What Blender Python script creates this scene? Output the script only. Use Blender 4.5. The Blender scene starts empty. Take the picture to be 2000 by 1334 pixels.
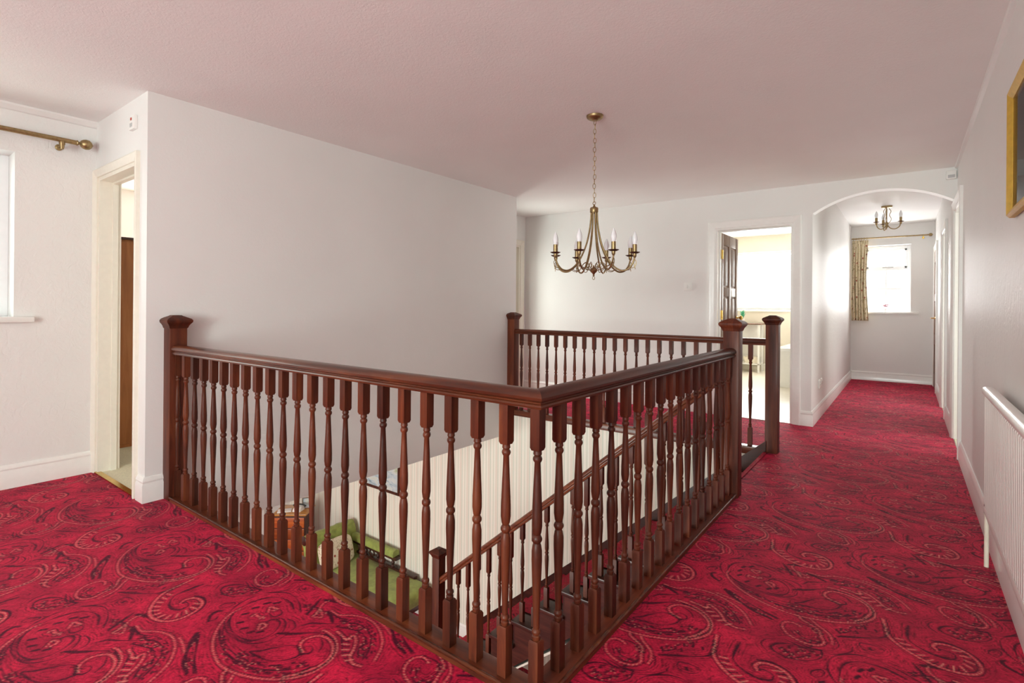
import bpy, bmesh, math, random
import numpy as np
from mathutils import Vector, Matrix

C = bpy.context.scene.collection
SC = bpy.context.scene
PI = math.pi

# ------------------------------------------------------------------ camera
F_PX, HORIZON, YAW, ROLL, EYE = 1021.76, 599.06, 0.6467, 0.0083, 1.12
cd = bpy.data.cameras.new('camera')
cd.sensor_width = 36.0
cd.lens = F_PX * 36.0 / 2000.0
cd.shift_y = -(667.0 - HORIZON) / 2000.0
cd.clip_start = 0.02
cam = bpy.data.objects.new('camera', cd)
C.objects.link(cam)
_r = Vector((math.cos(YAW), math.sin(YAW), 0)); _f = Vector((-math.sin(YAW), math.cos(YAW), 0)); _u = Vector((0, 0, 1))
_cr = _r * math.cos(ROLL) + _u * math.sin(ROLL); _cu = -_r * math.sin(ROLL) + _u * math.cos(ROLL)
cam.matrix_world = Matrix(((_cr.x, _cu.x, -_f.x, 0), (_cr.y, _cu.y, -_f.y, 0), (_cr.z, _cu.z, -_f.z, EYE), (0, 0, 0, 1)))
SC.camera = cam

# ------------------------------------------------------------------ view, sky, daylight at seen and added windows
SC.view_settings.view_transform = 'Standard'
SC.view_settings.look = 'None'
SC.view_settings.gamma = 1.0
SC.view_settings.use_curve_mapping = False
SC.view_settings.exposure = 0.27
SC.cycles.max_bounces = 10
SC.cycles.diffuse_bounces = 6
SC.cycles.transparent_max_bounces = 16
SC.cycles.use_denoising = True
SC.cycles.caustics_reflective = False
SC.cycles.caustics_refractive = False
W = bpy.data.worlds.new('overcast_sky'); SC.world = W; W.use_nodes = True
_b = W.node_tree.nodes['Background']; _b.inputs[0].default_value = (0.94, 1.0, 0.975, 1); _b.inputs[1].default_value = 1.5

def daylight(name, loc, look, sx, sy, power, col=(1, .985, .965)):
    l = bpy.data.lights.new(name, 'AREA'); l.shape = 'RECTANGLE'; l.size = sx; l.size_y = sy; l.energy = power; l.color = col
    o = bpy.data.objects.new(name, l); C.objects.link(o); o.location = loc
    o.rotation_euler = Vector(look).to_track_quat('-Z', 'Y').to_euler()
    return o
daylight('daylight_landing_window', (-5.2, -0.10, 1.75), (1, 0.05, -.12), 2.4, 1.6, 20, (0.86, 1, 0.92))
daylight('added_rear_daylight', (-.55, -3.4, 1.15), (0.02, 1, .03), 1.55, 2.0, 172, (0.86, 1.0, 0.95))  # added light from behind the viewer, at an unseen window
daylight('added_recess_daylight', (-4.75, 5.23, 1.2), (1, 0, 0), .8, 1.7, 34, (0.93, 0.98, 0.90))  # added lamp outside the recess door, brightens the back landing
daylight('added_right_room_daylight', (2.9, 5.6, 1.5), (-1, 0, -.05), 1.5, 1.3, 50, (0.95, 0.98, 0.95))  # added lamp, shines through the nearer right-hand doorway
daylight('added_right_room_far_daylight', (2.9, 7.4, 1.5), (-1, 0, -.05), 1.2, 1.3, 25, (0.95, 0.98, 0.95))  # added lamp, brightens the corridor through its middle doorway
daylight('daylight_corridor_window', (-0.265, 10.42, 1.6), (0, -1, -.08), .62, 1.05, 44, (0.98, 0.98, 0.97))
daylight('daylight_bathroom_window', (-1.75, 10.6, 1.62), (0, -1, -.05), 1.7, 1.1, 110, (0.95, 0.98, 0.95))
daylight('added_bedroom_daylight', (-6.57, 2.9, 1.5), (1, 0, 0), 1.5, 1.1, 62, (1, 0.985, 0.93))  # added lamp at an unseen window, lights the bedroom
daylight('added_hall_daylight', (-4.4, -0.95, -1.25), (0, 1, -.1), 4.0, 1.7, 140, (0.95, 0.985, 0.925))  # added lamp at an unseen window, lights the striped wall evenly

# ------------------------------------------------------------------ mesh helpers
def link(name, me, mat=None, parent=None):
    o = bpy.data.objects.new(name, me); C.objects.link(o)
    if mat is not None and not me.materials: me.materials.append(mat)
    if parent is not None: o.parent = parent
    return o
def mesh(name, v, f, mat=None, parent=None, smooth=False):
    me = bpy.data.meshes.new(name); me.from_pydata([tuple(p) for p in v], [], f); me.update()
    if smooth: me.shade_smooth()
    return link(name, me, mat, parent)
def shade(me, ang=40):
    me.shade_smooth()
    try: me.set_sharp_from_angle(angle=math.radians(ang))
    except Exception: pass
class MB:
    def __init__(s): s.v = []; s.f = []
    def add(s, v, f):
        n = len(s.v); s.v += [tuple(p) for p in v]; s.f += [tuple(i + n for i in q) for q in f]; return s
    def box(s, x0, x1, y0, y1, z0, z1):
        v = [(x, y, z) for x in (x0, x1) for y in (y0, y1) for z in (z0, z1)]
        return s.add(v, [(0, 1, 3, 2), (4, 6, 7, 5), (0, 4, 5, 1), (2, 3, 7, 6), (0, 2, 6, 4), (1, 5, 7, 3)])
    def loft(s, loops, closed=True, cap=True):
        n = len(loops[0]); v = [p for l in loops for p in l]; f = []
        for i in range(len(loops) - 1):
            for j in range(n if closed else n - 1):
                k = (j + 1) % n; f.append((i * n + j, i * n + k, (i + 1) * n + k, (i + 1) * n + j))
        if cap and closed:
            f.append(tuple(range(n - 1, -1, -1))); b = (len(loops) - 1) * n; f.append(tuple(range(b, b + n)))
        return s.add(v, f)
    def lathe(s, prof, seg=16, at=(0, 0, 0), axis='z'):
        loops = []
        for r, z in prof:
            l = []
            for j in range(seg):
                a = 2 * PI * j / seg; x, y = r * math.cos(a), r * math.sin(a)
                p = (x, y, z) if axis == 'z' else ((z, x, y) if axis == 'x' else (y, z, x))
                l.append((p[0] + at[0], p[1] + at[1], p[2] + at[2]))
            loops.append(l)
        return s.loft(loops)
    def tube(s, path, r, seg=8, cap=True):
        P = [Vector(p) for p in path]; loops = []; n0 = None
        for i, p in enumerate(P):
            t = (P[min(i + 1, len(P) - 1)] - P[max(i - 1, 0)]).normalized()
            if n0 is None:
                n0 = t.orthogonal().normalized()
            else:
                n0 = (n0 - t * n0.dot(t)).normalized()
            b = t.cross(n0); rr = r[i] if isinstance(r, (list, tuple)) else r
            loops.append([p + n0 * (rr * math.cos(2 * PI * j / seg)) + b * (rr * math.sin(2 * PI * j / seg)) for j in range(seg)])
        return s.loft(loops, True, cap)
    def ring(s, c, R, r, ax, seg=14, sub=6, sx=1.0, sz=1.0):
        # closed torus in the plane given by two unit vectors
        A, B = Vector(ax[0]), Vector(ax[1]); Nn = A.cross(B); c = Vector(c); loops = []
        for i in range(seg):
            a = 2 * PI * i / seg; d = A * math.cos(a) * sx + B * math.sin(a) * sz; dn = (A * math.cos(a) + B * math.sin(a)).normalized()
            loops.append([c + d * R + dn * (r * math.cos(2 * PI * j / sub)) + Nn * (r * math.sin(2 * PI * j / sub)) for j in range(sub)])
        loops.append(loops[0]); return s.loft(loops, True, False)
    def build(s, name, mat=None, parent=None, smooth=None, bevel=0, bseg=2):
        me = bpy.data.meshes.new(name); me.from_pydata(s.v, [], s.f); me.update()
        bm = bmesh.new(); bm.from_mesh(me); bmesh.ops.recalc_face_normals(bm, faces=bm.faces)
        if bevel:
            es = [e for e in bm.edges if len(e.link_faces) == 2 and e.calc_face_angle(0) > .6]
            bmesh.ops.bevel(bm, geom=es, offset=bevel, segments=bseg, profile=.6, affect='EDGES', clamp_overlap=True)
        bm.to_mesh(me); bm.free()
        if smooth is not None: shade(me, smooth)
        elif bevel: shade(me, 50)
        return link(name, me, mat, parent)
def box(name, x0, x1, y0, y1, z0, z1, mat, parent=None, bevel=0):
    return MB().box(x0, x1, y0, y1, z0, z1).build(name, mat, parent, bevel=bevel)
def cr(pts, n=8):
    P = [Vector(p) for p in pts]; Q = [P[0] * 2 - P[1]] + P + [P[-1] * 2 - P[-2]]; out = []
    for i in range(1, len(Q) - 2):
        a, b, c, d = Q[i - 1:i + 3]
        for k in range(n):
            t = k / n; out.append(.5 * ((2 * b) + (c - a) * t + (2 * a - 5 * b + 4 * c - d) * t * t + (3 * b - a - 3 * c + d) * t ** 3))
    out.append(P[-1]); return out
def empty(name, loc=(0, 0, 0), rz=0, parent=None):
    o = bpy.data.objects.new(name, None); C.objects.link(o); o.location = loc; o.rotation_euler = (0, 0, rz); o.empty_display_size = .1
    if parent is not None: o.parent = parent
    return o
def T(o, label, cat, group=None):
    o['label'] = label; o['category'] = cat
    if group: o['group'] = group
    return o
def S(o, label, cat):
    o['kind'] = 'structure'; o['label'] = label; o['category'] = cat; return o
def inst(src, name, parent, loc=(0, 0, 0), rot=(0, 0, 0)):
    o = bpy.data.objects.new(name, src.data if hasattr(src, 'data') else src); C.objects.link(o); o.parent = parent
    o.location = loc; o.rotation_euler = rot; return o
def superbox(cx, cy, cz, hx, hy, hz, e=.45, nu=20, nv=12):
    m = MB(); loops = []
    pw = lambda a, q: math.copysign(abs(a) ** q, a)
    for i in range(nv + 1):
        ph = -PI / 2 + PI * i / nv; cp, sp = pw(math.cos(ph), e), pw(math.sin(ph), e); cp = max(cp, .002)
        loops.append([(cx + hx * cp * pw(math.cos(2 * PI * j / nu), e), cy + hy * cp * pw(math.sin(2 * PI * j / nu), e), cz + hz * sp) for j in range(nu)])
    return m.loft(loops)

# ------------------------------------------------------------------ materials
def material(name):
    m = bpy.data.materials.new(name); m.use_nodes = True
    return m, m.node_tree, m.node_tree.nodes['Principled BSDF']
def ramp(nt, stops):
    r = nt.nodes.new('ShaderNodeValToRGB')
    while len(r.color_ramp.elements) < len(stops): r.color_ramp.elements.new(.5)
    for e, (p, c) in zip(r.color_ramp.elements, stops): e.position = p; e.color = (*c, 1)
    return r
def coords(nt, scale=(1, 1, 1), rot=(0, 0, 0), kind='Object'):
    t = nt.nodes.new('ShaderNodeTexCoord'); mp = nt.nodes.new('ShaderNodeMapping'); mp.inputs['Scale'].default_value = scale
    mp.inputs['Rotation'].default_value = rot; nt.links.new(t.outputs[kind], mp.inputs[0]); return mp.outputs[0]
def noise(nt, vec, scale, detail=3, rough=.5, dist=0):
    n = nt.nodes.new('ShaderNodeTexNoise'); n.inputs['Scale'].default_value = scale; n.inputs['Detail'].default_value = detail
    n.inputs['Roughness'].default_value = rough; n.inputs['Distortion'].default_value = dist; nt.links.new(vec, n.inputs['Vector']); return n
def bump(nt, b, h, strength, dist=.01):
    n = nt.nodes.new('ShaderNodeBump'); n.inputs['Strength'].default_value = strength; n.inputs['Distance'].default_value = dist
    nt.links.new(h, n.inputs['Height']); nt.links.new(n.outputs[0], b.inputs['Normal'])
def plain(name, col, rough=.5, metal=0, nscale=30, var=.06, bs=0, bscale=80, spec=.5, coat=0, bdist=.004):
    m, nt, b = material(name); v = coords(nt)
    n = noise(nt, v, nscale); r = ramp(nt, [(.3, [c * (1 - var) for c in col]), (.7, [min(1, c * (1 + var)) for c in col])])
    nt.links.new(n.outputs[0], r.inputs[0]); nt.links.new(r.outputs[0], b.inputs['Base Color'])
    b.inputs['Roughness'].default_value = rough; b.inputs['Metallic'].default_value = metal
    b.inputs['Specular IOR Level'].default_value = spec; b.inputs['Coat Weight'].default_value = coat; b.inputs['Coat Roughness'].default_value = .12
    if bs: bump(nt, b, noise(nt, v, bscale, 4).outputs[0], bs, bdist)
    return m
def wood(name, dark, mid, light, rough=.3, coat=.4, along='z', scale=1.0):
    m, nt, b = material(name)
    s = {'x': (.09, 1, 1), 'y': (1, .09, 1), 'z': (1, 1, .09)}[along]
    v = coords(nt, [q * 14 * scale for q in s]); oi = nt.nodes.new('ShaderNodeObjectInfo')
    ad = nt.nodes.new('ShaderNodeVectorMath'); ad.operation = 'ADD'; sc = nt.nodes.new('ShaderNodeVectorMath'); sc.operation = 'SCALE'
    sc.inputs[0].default_value = (17, 31, 23); nt.links.new(oi.outputs['Random'], sc.inputs['Scale'])
    nt.links.new(v, ad.inputs[0]); nt.links.new(sc.outputs[0], ad.inputs[1])
    n = noise(nt, ad.outputs[0], 1.6, 8, .62, .6); r = ramp(nt, [(.28, dark), (.5, mid), (.74, light)])
    nt.links.new(n.outputs[0], r.inputs[0])
    # each piece of timber a little lighter or darker
    mx = nt.nodes.new('ShaderNodeHueSaturation'); mr = nt.nodes.new('ShaderNodeMapRange')
    mr.inputs['To Min'].default_value = .72; mr.inputs['To Max'].default_value = 1.35
    nt.links.new(oi.outputs['Random'], mr.inputs[0]); nt.links.new(mr.outputs[0], mx.inputs['Value']); nt.links.new(r.outputs[0], mx.inputs['Color'])
    nt.links.new(mx.outputs[0], b.inputs['Base Color'])
    b.inputs['Roughness'].default_value = rough; b.inputs['Coat Weight'].default_value = coat; b.inputs['Coat Roughness'].default_value = .15; b.inputs['Specular IOR Level'].default_value = .28
    bump(nt, b, n.outputs[0], .06, .002); return m
def emboss(name, col, rough, strength, scale, spec=.5, along=(1, 1, 1)):
    # painted, embossed wallpaper / textured ceiling
    m, nt, b = material(name); v = coords(nt, along)
    n = noise(nt, v, 2.2, 2); r = ramp(nt, [(.35, [c * .98 for c in col]), (.65, col)])
    nt.links.new(n.outputs[0], r.inputs[0]); nt.links.new(r.outputs[0], b.inputs['Base Color'])
    a = noise(nt, v, scale, 4, .6, 1.2); bump(nt, b, a.outputs[0], strength, .006)
    b.inputs['Roughness'].default_value = rough; b.inputs['Specular IOR Level'].default_value = spec; return m

M = {}
M['wall'] = emboss('painted_wall', (.82, .805, .785), .55, .12, 38)
M['wall_emb'] = emboss('embossed_wallpaper', (.82, .805, .785), .5, .7, 24, .5, (1, 1, .7))
M['ceil'] = emboss('textured_ceiling', (.91, .905, .89), .75, .35, 60)
M['gloss'] = plain('white_gloss_paint', (.86, .845, .815), .28, bs=0, var=.015, coat=.25)
M['cream'] = plain('cream_gloss_paint', (.84, .80, .70), .3, var=.02, coat=.2)
M['upvc'] = plain('white_window_frame', (.88, .89, .9), .35, var=.01)
M['mahog'] = wood('mahogany_upright', (.034, .007, .0035), (.088, .018, .007), (.16, .040, .013), .48, .06, 'z')
M['mahog_x'] = wood('mahogany_rail_x', (.036, .008, .004), (.105, .024, .009), (.20, .055, .018), .30, .35, 'x')
M['mahog_y'] = wood('mahogany_rail_y', (.036, .008, .004), (.098, .020, .009), (.17, .040, .015), .48, .06, 'y')
M['mahog_dk'] = wood('dark_stair_wood', (.018, .006, .004), (.04, .012, .008), (.07, .02, .012), .35, .4, 'x')
M['doorwood'] = wood('brown_door_wood', (.10, .05, .03), (.18, .095, .06), (.26, .15, .10), .55, .08, 'z')
M['orange'] = wood('orange_wardrobe_wood', (.30, .11, .04), (.42, .16, .055), (.5, .21, .08), .5, .05, 'z')
M['yew'] = wood('red_orange_cabinet_wood', (.22, .04, .012), (.36, .08, .02), (.5, .15, .03), .28, .6, 'x')
M['yewtop'] = wood('golden_cabinet_top', (.45, .16, .02), (.6, .25, .03), (.7, .33, .05), .25, .6, 'x')
M['brass'] = plain('antique_brass', (.36, .26, .13), .42, 1, 60, .2)
M['brass_dk'] = plain('dark_bronze_pan', (.11, .05, .035), .4, .8, 60, .2)
M['gold'] = plain('polished_gold', (.72, .46, .11), .25, 1, 40, .1)
M['goldwood'] = plain('gilt_frame', (.62, .38, .05), .4, .35, 40, .1)
M['chrome'] = plain('steel', (.5, .5, .5), .3, 1, 40, .1)
M['bulb'] = plain('opal_candle_bulb', (.9, .9, .92), .25, var=.01)
M['plastic'] = plain('white_plastic', (.84, .83, .8), .4, var=.01)
M['plastic_gr'] = plain('grey_plastic', (.5, .5, .5), .4, var=.02)
M['red_dot'] = plain('red_lamp', (.5, .05, .02), .3)
M['rad'] = plain('radiator_enamel', (.86, .82, .78), .3, var=.01, coat=.3)
M['bedcarpet'] = plain('pale_green_carpet', (.72, .68, .5), .95, nscale=120, var=.1, bs=.4, bscale=300)
M['bathfloor'] = plain('pale_bathroom_floor', (.78, .72, .62), .3, nscale=12, var=.04)
M['bathwall'] = emboss('beige_bathroom_wall', (.74, .67, .56), .5, .15, 30)
M['ceramic'] = plain('white_ceramic', (.88, .88, .88), .12, var=.01, coat=.4)
M['velvet'] = plain('green_velvet', (.26, .31, .07), .85, nscale=14, var=.22, bs=.15, bscale=160)
M['velvet'].node_tree.nodes['Principled BSDF'].inputs['Sheen Weight'].default_value = .18
M['paper'] = plain('white_paper', (.82, .82, .8), .6)
M['leaf'] = plain('plant_leaf', (.05, .30, .16), .5, var=.3)
M['petal'] = plain('flower_petal', (.42, .2, .24), .6, var=.3)
M['pipe'] = plain('cream_pipe', (.8, .73, .6), .4)
M['black'] = plain('black_dark', (.02, .018, .016), .5)

def glass_mat():
    m, nt, b = material('window_glass'); out = nt.nodes['Material Output']; nt.nodes.remove(b)
    t = nt.nodes.new('ShaderNodeBsdfTransparent'); g = nt.nodes.new('ShaderNodeBsdfGlossy'); g.inputs['Roughness'].default_value = .03
    mx = nt.nodes.new('ShaderNodeMixShader'); lw = nt.nodes.new('ShaderNodeLayerWeight'); lw.inputs[0].default_value = .06
    nt.links.new(lw.outputs['Fresnel'], mx.inputs[0]); nt.links.new(t.outputs[0], mx.inputs[1]); nt.links.new(g.outputs[0], mx.inputs[2])
    nt.links.new(mx.outputs[0], out.inputs[0]); return m
M['glass'] = glass_mat()
def translucent(name, col):
    m, nt, b = material(name); out = nt.nodes['Material Output']
    t = nt.nodes.new('ShaderNodeBsdfTranslucent'); t.inputs[0].default_value = (*col, 1); b.inputs['Base Color'].default_value = (*col, 1); b.inputs['Roughness'].default_value = .8
    mx = nt.nodes.new('ShaderNodeMixShader'); mx.inputs[0].default_value = .6
    v = coords(nt); n = noise(nt, v, 90); bump(nt, b, n.outputs[0], .05)
    nt.links.new(b.outputs[0], mx.inputs[1]); nt.links.new(t.outputs[0], mx.inputs[2]); nt.links.new(mx.outputs[0], out.inputs[0]); return m
M['blind'] = translucent('blind_fabric', (.93, .93, .92))

def stripes():
    m, nt, b = material('striped_wallpaper'); v = coords(nt); sp = nt.nodes.new('ShaderNodeSeparateXYZ'); nt.links.new(v, sp.inputs[0])
    ad = nt.nodes.new('ShaderNodeMath'); ad.operation = 'ADD'; nt.links.new(sp.outputs[0], ad.inputs[0]); nt.links.new(sp.outputs[1], ad.inputs[1])
    mu = nt.nodes.new('ShaderNodeMath'); mu.operation = 'MULTIPLY'; mu.inputs[1].default_value = 1 / .105; nt.links.new(ad.outputs[0], mu.inputs[0])
    fr = nt.nodes.new('ShaderNodeMath'); fr.operation = 'FRACT'; nt.links.new(mu.outputs[0], fr.inputs[0])
    base = (.80, .77, .67); pk = (.68, .57, .48); gn = (.54, .58, .48)
    r = ramp(nt, [(0, base), (.12, base), (.16, gn), (.24, base), (.40, (.84, .81, .72)), (.46, pk), (.52, base), (.62, pk), (.66, base), (.80, gn), (.84, (.84, .81, .72)), (1, base)])
    nt.links.new(fr.outputs[0], r.inputs[0]); nt.links.new(r.outputs[0], b.inputs['Base Color']); b.inputs['Roughness'].default_value = .7
    return m
M['stripe'] = stripes()
def carpet_simple():
    m, nt, b = material('red_patterned_stair_carpet'); v = coords(nt)
    a = noise(nt, v, 16, 3, .6, 2.6); r = ramp(nt, [(.32, (.05, .002, .008)), (.42, (.36, .008, .03)), (.56, (.44, .012, .04)), (.60, (.05, .002, .01)), (.66, (.6, .16, .12)), (.72, (.32, .008, .03))])
    nt.links.new(a.outputs[0], r.inputs[0]); nt.links.new(r.outputs[0], b.inputs['Base Color']); b.inputs['Roughness'].default_value = .95
    bump(nt, b, noise(nt, v, 320, 2).outputs[0], .5, .004); return m
M['runner'] = carpet_simple()
def carpet_main():
    m, nt, b = material('red_paisley_carpet'); at = nt.nodes.new('ShaderNodeAttribute'); at.attribute_name = 'paisley'
    v = coords(nt); n = noise(nt, v, 420, 2, .7); r = ramp(nt, [(.3, (.72, .72, .72)), (.7, (1.25, 1.25, 1.25))]); nt.links.new(n.outputs[0], r.inputs[0])
    mx = nt.nodes.new('ShaderNodeMix'); mx.data_type = 'RGBA'; mx.blend_type = 'MULTIPLY'; mx.inputs[0].default_value = 1
    nt.links.new(at.outputs['Color'], mx.inputs[6]); nt.links.new(r.outputs[0], mx.inputs[7]); nt.links.new(mx.outputs[2], b.inputs['Base Color'])
    b.inputs['Roughness'].default_value = .75; b.inputs['Specular IOR Level'].default_value = .12
    b.inputs['Sheen Weight'].default_value = .22; b.inputs['Sheen Roughness'].default_value = .32; b.inputs['Sheen Tint'].default_value = (1, .22, .34, 1)
    bump(nt, b, n.outputs[0], .5, .004); return m
M['carpet'] = carpet_main()
def curtain_mat(name='floral_curtain', base=(.76, .66, .46)):
    m, nt, b = material(name); v = coords(nt)
    vo = nt.nodes.new('ShaderNodeTexVoronoi'); vo.inputs['Scale'].default_value = 13; nt.links.new(v, vo.inputs[0])
    r = ramp(nt, [(.0, (.33, .06, .04)), (.16, (.36, .10, .06)), (.24, base), (1, base)]); nt.links.new(vo.outputs[0], r.inputs[0])
    n = noise(nt, v, 24, 3, .6, 1.5); r2 = ramp(nt, [(.38, (.42, .36, .2)), (.45, (1, 1, 1)), (1, (1, 1, 1))]); nt.links.new(n.outputs[0], r2.inputs[0])
    mx = nt.nodes.new('ShaderNodeMix'); mx.data_type = 'RGBA'; mx.blend_type = 'MULTIPLY'; mx.inputs[0].default_value = .75
    nt.links.new(r.outputs[0], mx.inputs[6]); nt.links.new(r2.outputs[0], mx.inputs[7]); nt.links.new(mx.outputs[2], b.inputs['Base Color'])
    b.inputs['Roughness'].default_value = .9; return m
M['curtain'] = curtain_mat()
M['cushion'] = curtain_mat('cream_cushion_print', (.74, .68, .52))
def picture_mat():
    m, nt, b = material('landscape_print'); v = coords(nt, (3, 3, 7)); n = noise(nt, v, 1.3, 4, .6, 1)
    r = ramp(nt, [(.3, (.12, .2, .25)), (.45, (.45, .55, .6)), (.55, (.62, .66, .62)), (.7, (.35, .42, .22))]); nt.links.new(n.outputs[0], r.inputs[0])
    nt.links.new(r.outputs[0], b.inputs['Base Color']); b.inputs['Roughness'].default_value = .25; return m
M['print'] = picture_mat()

# ================================================================== THE SETTING
XR, H, XW, YL, YB, XC, YE, XL, HC = .33, 2.32, -3.42, 1.11, 5.72, -.725, 10.05, -4.32, 2.45
LOW, LC = -2.66, -.25          # hall floor and hall ceiling below
YREAR = -3.1
WX0, WX1, WY0, WY1 = XW, -.86, 1.275, 4.465      # stairwell opening

# ---- red paisley carpet: the woven repeat is drawn once, then laid over the floor
PX, PY, PATX, PATY = .90, .935, -1.684, .843
PAT = """d3.2:-109,215 -158,232 -209,228 -249,205 -270,168 -274,120 -259,70 -212,33 -150,15 -95,16 -49,34 -32,71 -40,107 -66,138 -96,145 -111,131 -112,114;d2.6:-71,221 -137,252 -214,264 -265,238 -301,192 -308,133 -283,72 -231,26 -165,3 -94,2 -38,22 -6,64 -10,109 -40,144 -79,159 -102,153;d2:-252,67 -218,28 -150,8 -86,8 -43,28;d2.6:-151,146 -128,144 -115,156 -120,175 -143,183 -156,172 -149,156;d2.4:-71,169 -39,174 -8,162 3,140;d3:-195,-6 -145,-30 -81,-47 -12,-49 52,-39 108,-19 152,9 189,41;d2.2:-205,9 -153,-16 -86,-31 -16,-35 48,-24 102,-3;d3.2:0,0 23,24 46,64 71,96 101,109 132,99 139,74 120,40 85,15 43,4 0,0;d3.2:103,109 139,92 144,99 157,112 150,129 131,136 121,124;d2.4:124,178 155,162 176,133;d3:108,201 154,201 197,182 231,145 242,105 239,68;d4.5:-21,104 20,132 56,167 92,195;d3:5,179 20,209 57,234 88,258 117,288 169,306 229,294 275,262 307,222 318,194;d3:106,250 150,269 192,280 236,272 259,250 263,227 285,205 307,210;d2.5:154,233 201,204 256,170 299,161;d4.5:-42,227 -71,279 -95,320;d3:14,287 68,285 113,308 159,321;d5:74,255 31,276 3,278;d3.6:-456,111 -468,130 -458,157 -426,182 -373,196 -333,209;d3:-456,111 -419,104 -373,118 -344,143 -328,174 -333,209;d2.2:-474,98 -498,128 -490,164 -451,194;d2.6:-341,60 -344,78 -324,103 -312,95 -319,67 -341,60;d4.5:-276,-10 -308,12 -317,34 -306,52;d2.4:-276,-10 -270,10 -281,25;d5:-68,-163 -112,-151 -173,-118 -212,-89 -237,-60;d3:-34,-154 -96,-127 -172,-91 -237,-60;s7:-234,126 -225,143;s7:-225,84 -216,100;s7:-187,48 -178,64;s7:-142,41 -133,56;s7:-104,43 -95,58;s7:-228,167 -219,184;s7:-202,190 -193,208;s7:-80,65 -72,80;d4:345,88 344,40 348,-12 384,-45 432,-57 465,-41 463,-13 434,-6 425,-19;d4:410,32 449,45 490,37 521,12 535,-21;d4:152,-138 190,-112 239,-81 274,-51 288,-18 275,48;d2.4:30,-133 61,-133 89,-150 96,-181 91,-208 53,-214 36,-181;d2.2:40,-261 92,-263 143,-236 159,-194 145,-152;d2.2:10,-266 94,-279 159,-249 198,-198 191,-152;d2.2:223,-161 215,-133 252,-121 279,-126 275,-151 250,-166 223,-161;s5:156,-114 151,-103;s5:204,-74 199,-63;s5:257,-24 252,-13;s5:248,-154 243,-143;s5:176,-89 171,-78;d5:-50,-166 -112,-147 -176,-109 -222,-65;d3:-28,-148 -89,-129 -166,-91 -220,-63;d5:421,-130 405,-134 378,-147;k4:-156,-18 -105,-39 -44,-50 23,-47 86,-33 147,-14 190,14 218,44 230,78;k4:60,-115 98,-152 103,-189 91,-220 50,-226 26,-198;k9:91,268 155,303 235,285 287,245 312,202;k11:-442,119 -392,158 -346,199;k6:-31,-28 77,-16 151,23 196,81;k5:213,34 209,-37 151,-101;k6:-116,252 -56,257 6,280;k5:-73,-156 -140,-124 -213,-76;c2.6:-269,99 -263,59 -238,20 -200,-17 -156,-46 -108,-68 -60,-81 -15,-88 26,-85 69,-75 118,-56 163,-32 199,-4 227,28 246,68 247,109 235,150 203,186 158,208 111,214 82,209;c3:139,104 107,112 85,133 87,160 108,185 147,190 190,176 223,145 234,105 226,70 213,37 189,2;c2.4:4,294 54,294 96,325 159,344 223,333 288,299 324,261 352,214;c3:128,234 171,229 196,227 192,255 223,241 252,211 272,183 307,167 342,176;t3:191,231 219,205 255,182 287,170;c2.4:-32,275 -18,249 -15,231 15,251 -32,275;c3:-186,97 -188,113 -166,111 -143,123 -158,104;c3:-164,148 -190,169 -172,175 -156,179 -165,160;c3:-93,74 -118,98 -96,104 -90,90 -90,79;c2.6:28,-85 37,-103 91,-134 106,-174 118,-208 102,-235 65,-246 20,-231 -4,-203 -10,-169 6,-147 33,-148 43,-157;c2.4:64,-82 85,-105 125,-140 140,-183 139,-201;c3.4:270,84 280,28 291,-29 331,-77 384,-111 430,-123 480,-115 515,-92 529,-55 521,-12 495,23 456,35 421,23 410,-3 422,-23;t3:322,-23 349,-63 401,-98 445,-103 481,-87 498,-50 495,-12 471,15;c2.2:396,-137 391,-161 410,-191 434,-227;c2.2:-259,-109 -206,-118 -159,-133"""
def _smooth(pts, step=.0012):
    P = np.array(pts, float)
    if len(P) < 3:
        n = max(2, int(np.linalg.norm(P[1] - P[0]) / step)); t = np.linspace(0, 1, n)[:, None]; return P[0] * (1 - t) + P[1] * t
    closed = np.allclose(P[0], P[-1])
    Q = np.vstack([P[-2], P, P[1]]) if closed else np.vstack([2 * P[0] - P[1], P, 2 * P[-1] - P[-2]])
    out = []
    for i in range(1, len(Q) - 2):
        p0, p1, p2, p3 = Q[i - 1:i + 3]; n = max(2, int(np.linalg.norm(p2 - p1) / step)); t = np.linspace(0, 1, n, endpoint=False)[:, None]
        out.append(.5 * ((2 * p1) + (-p0 + p2) * t + (2 * p0 - 5 * p1 + 4 * p2 - p3) * t * t + (-p0 + 3 * p1 - 3 * p2 + p3) * t ** 3))
    return np.vstack(out)
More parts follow.
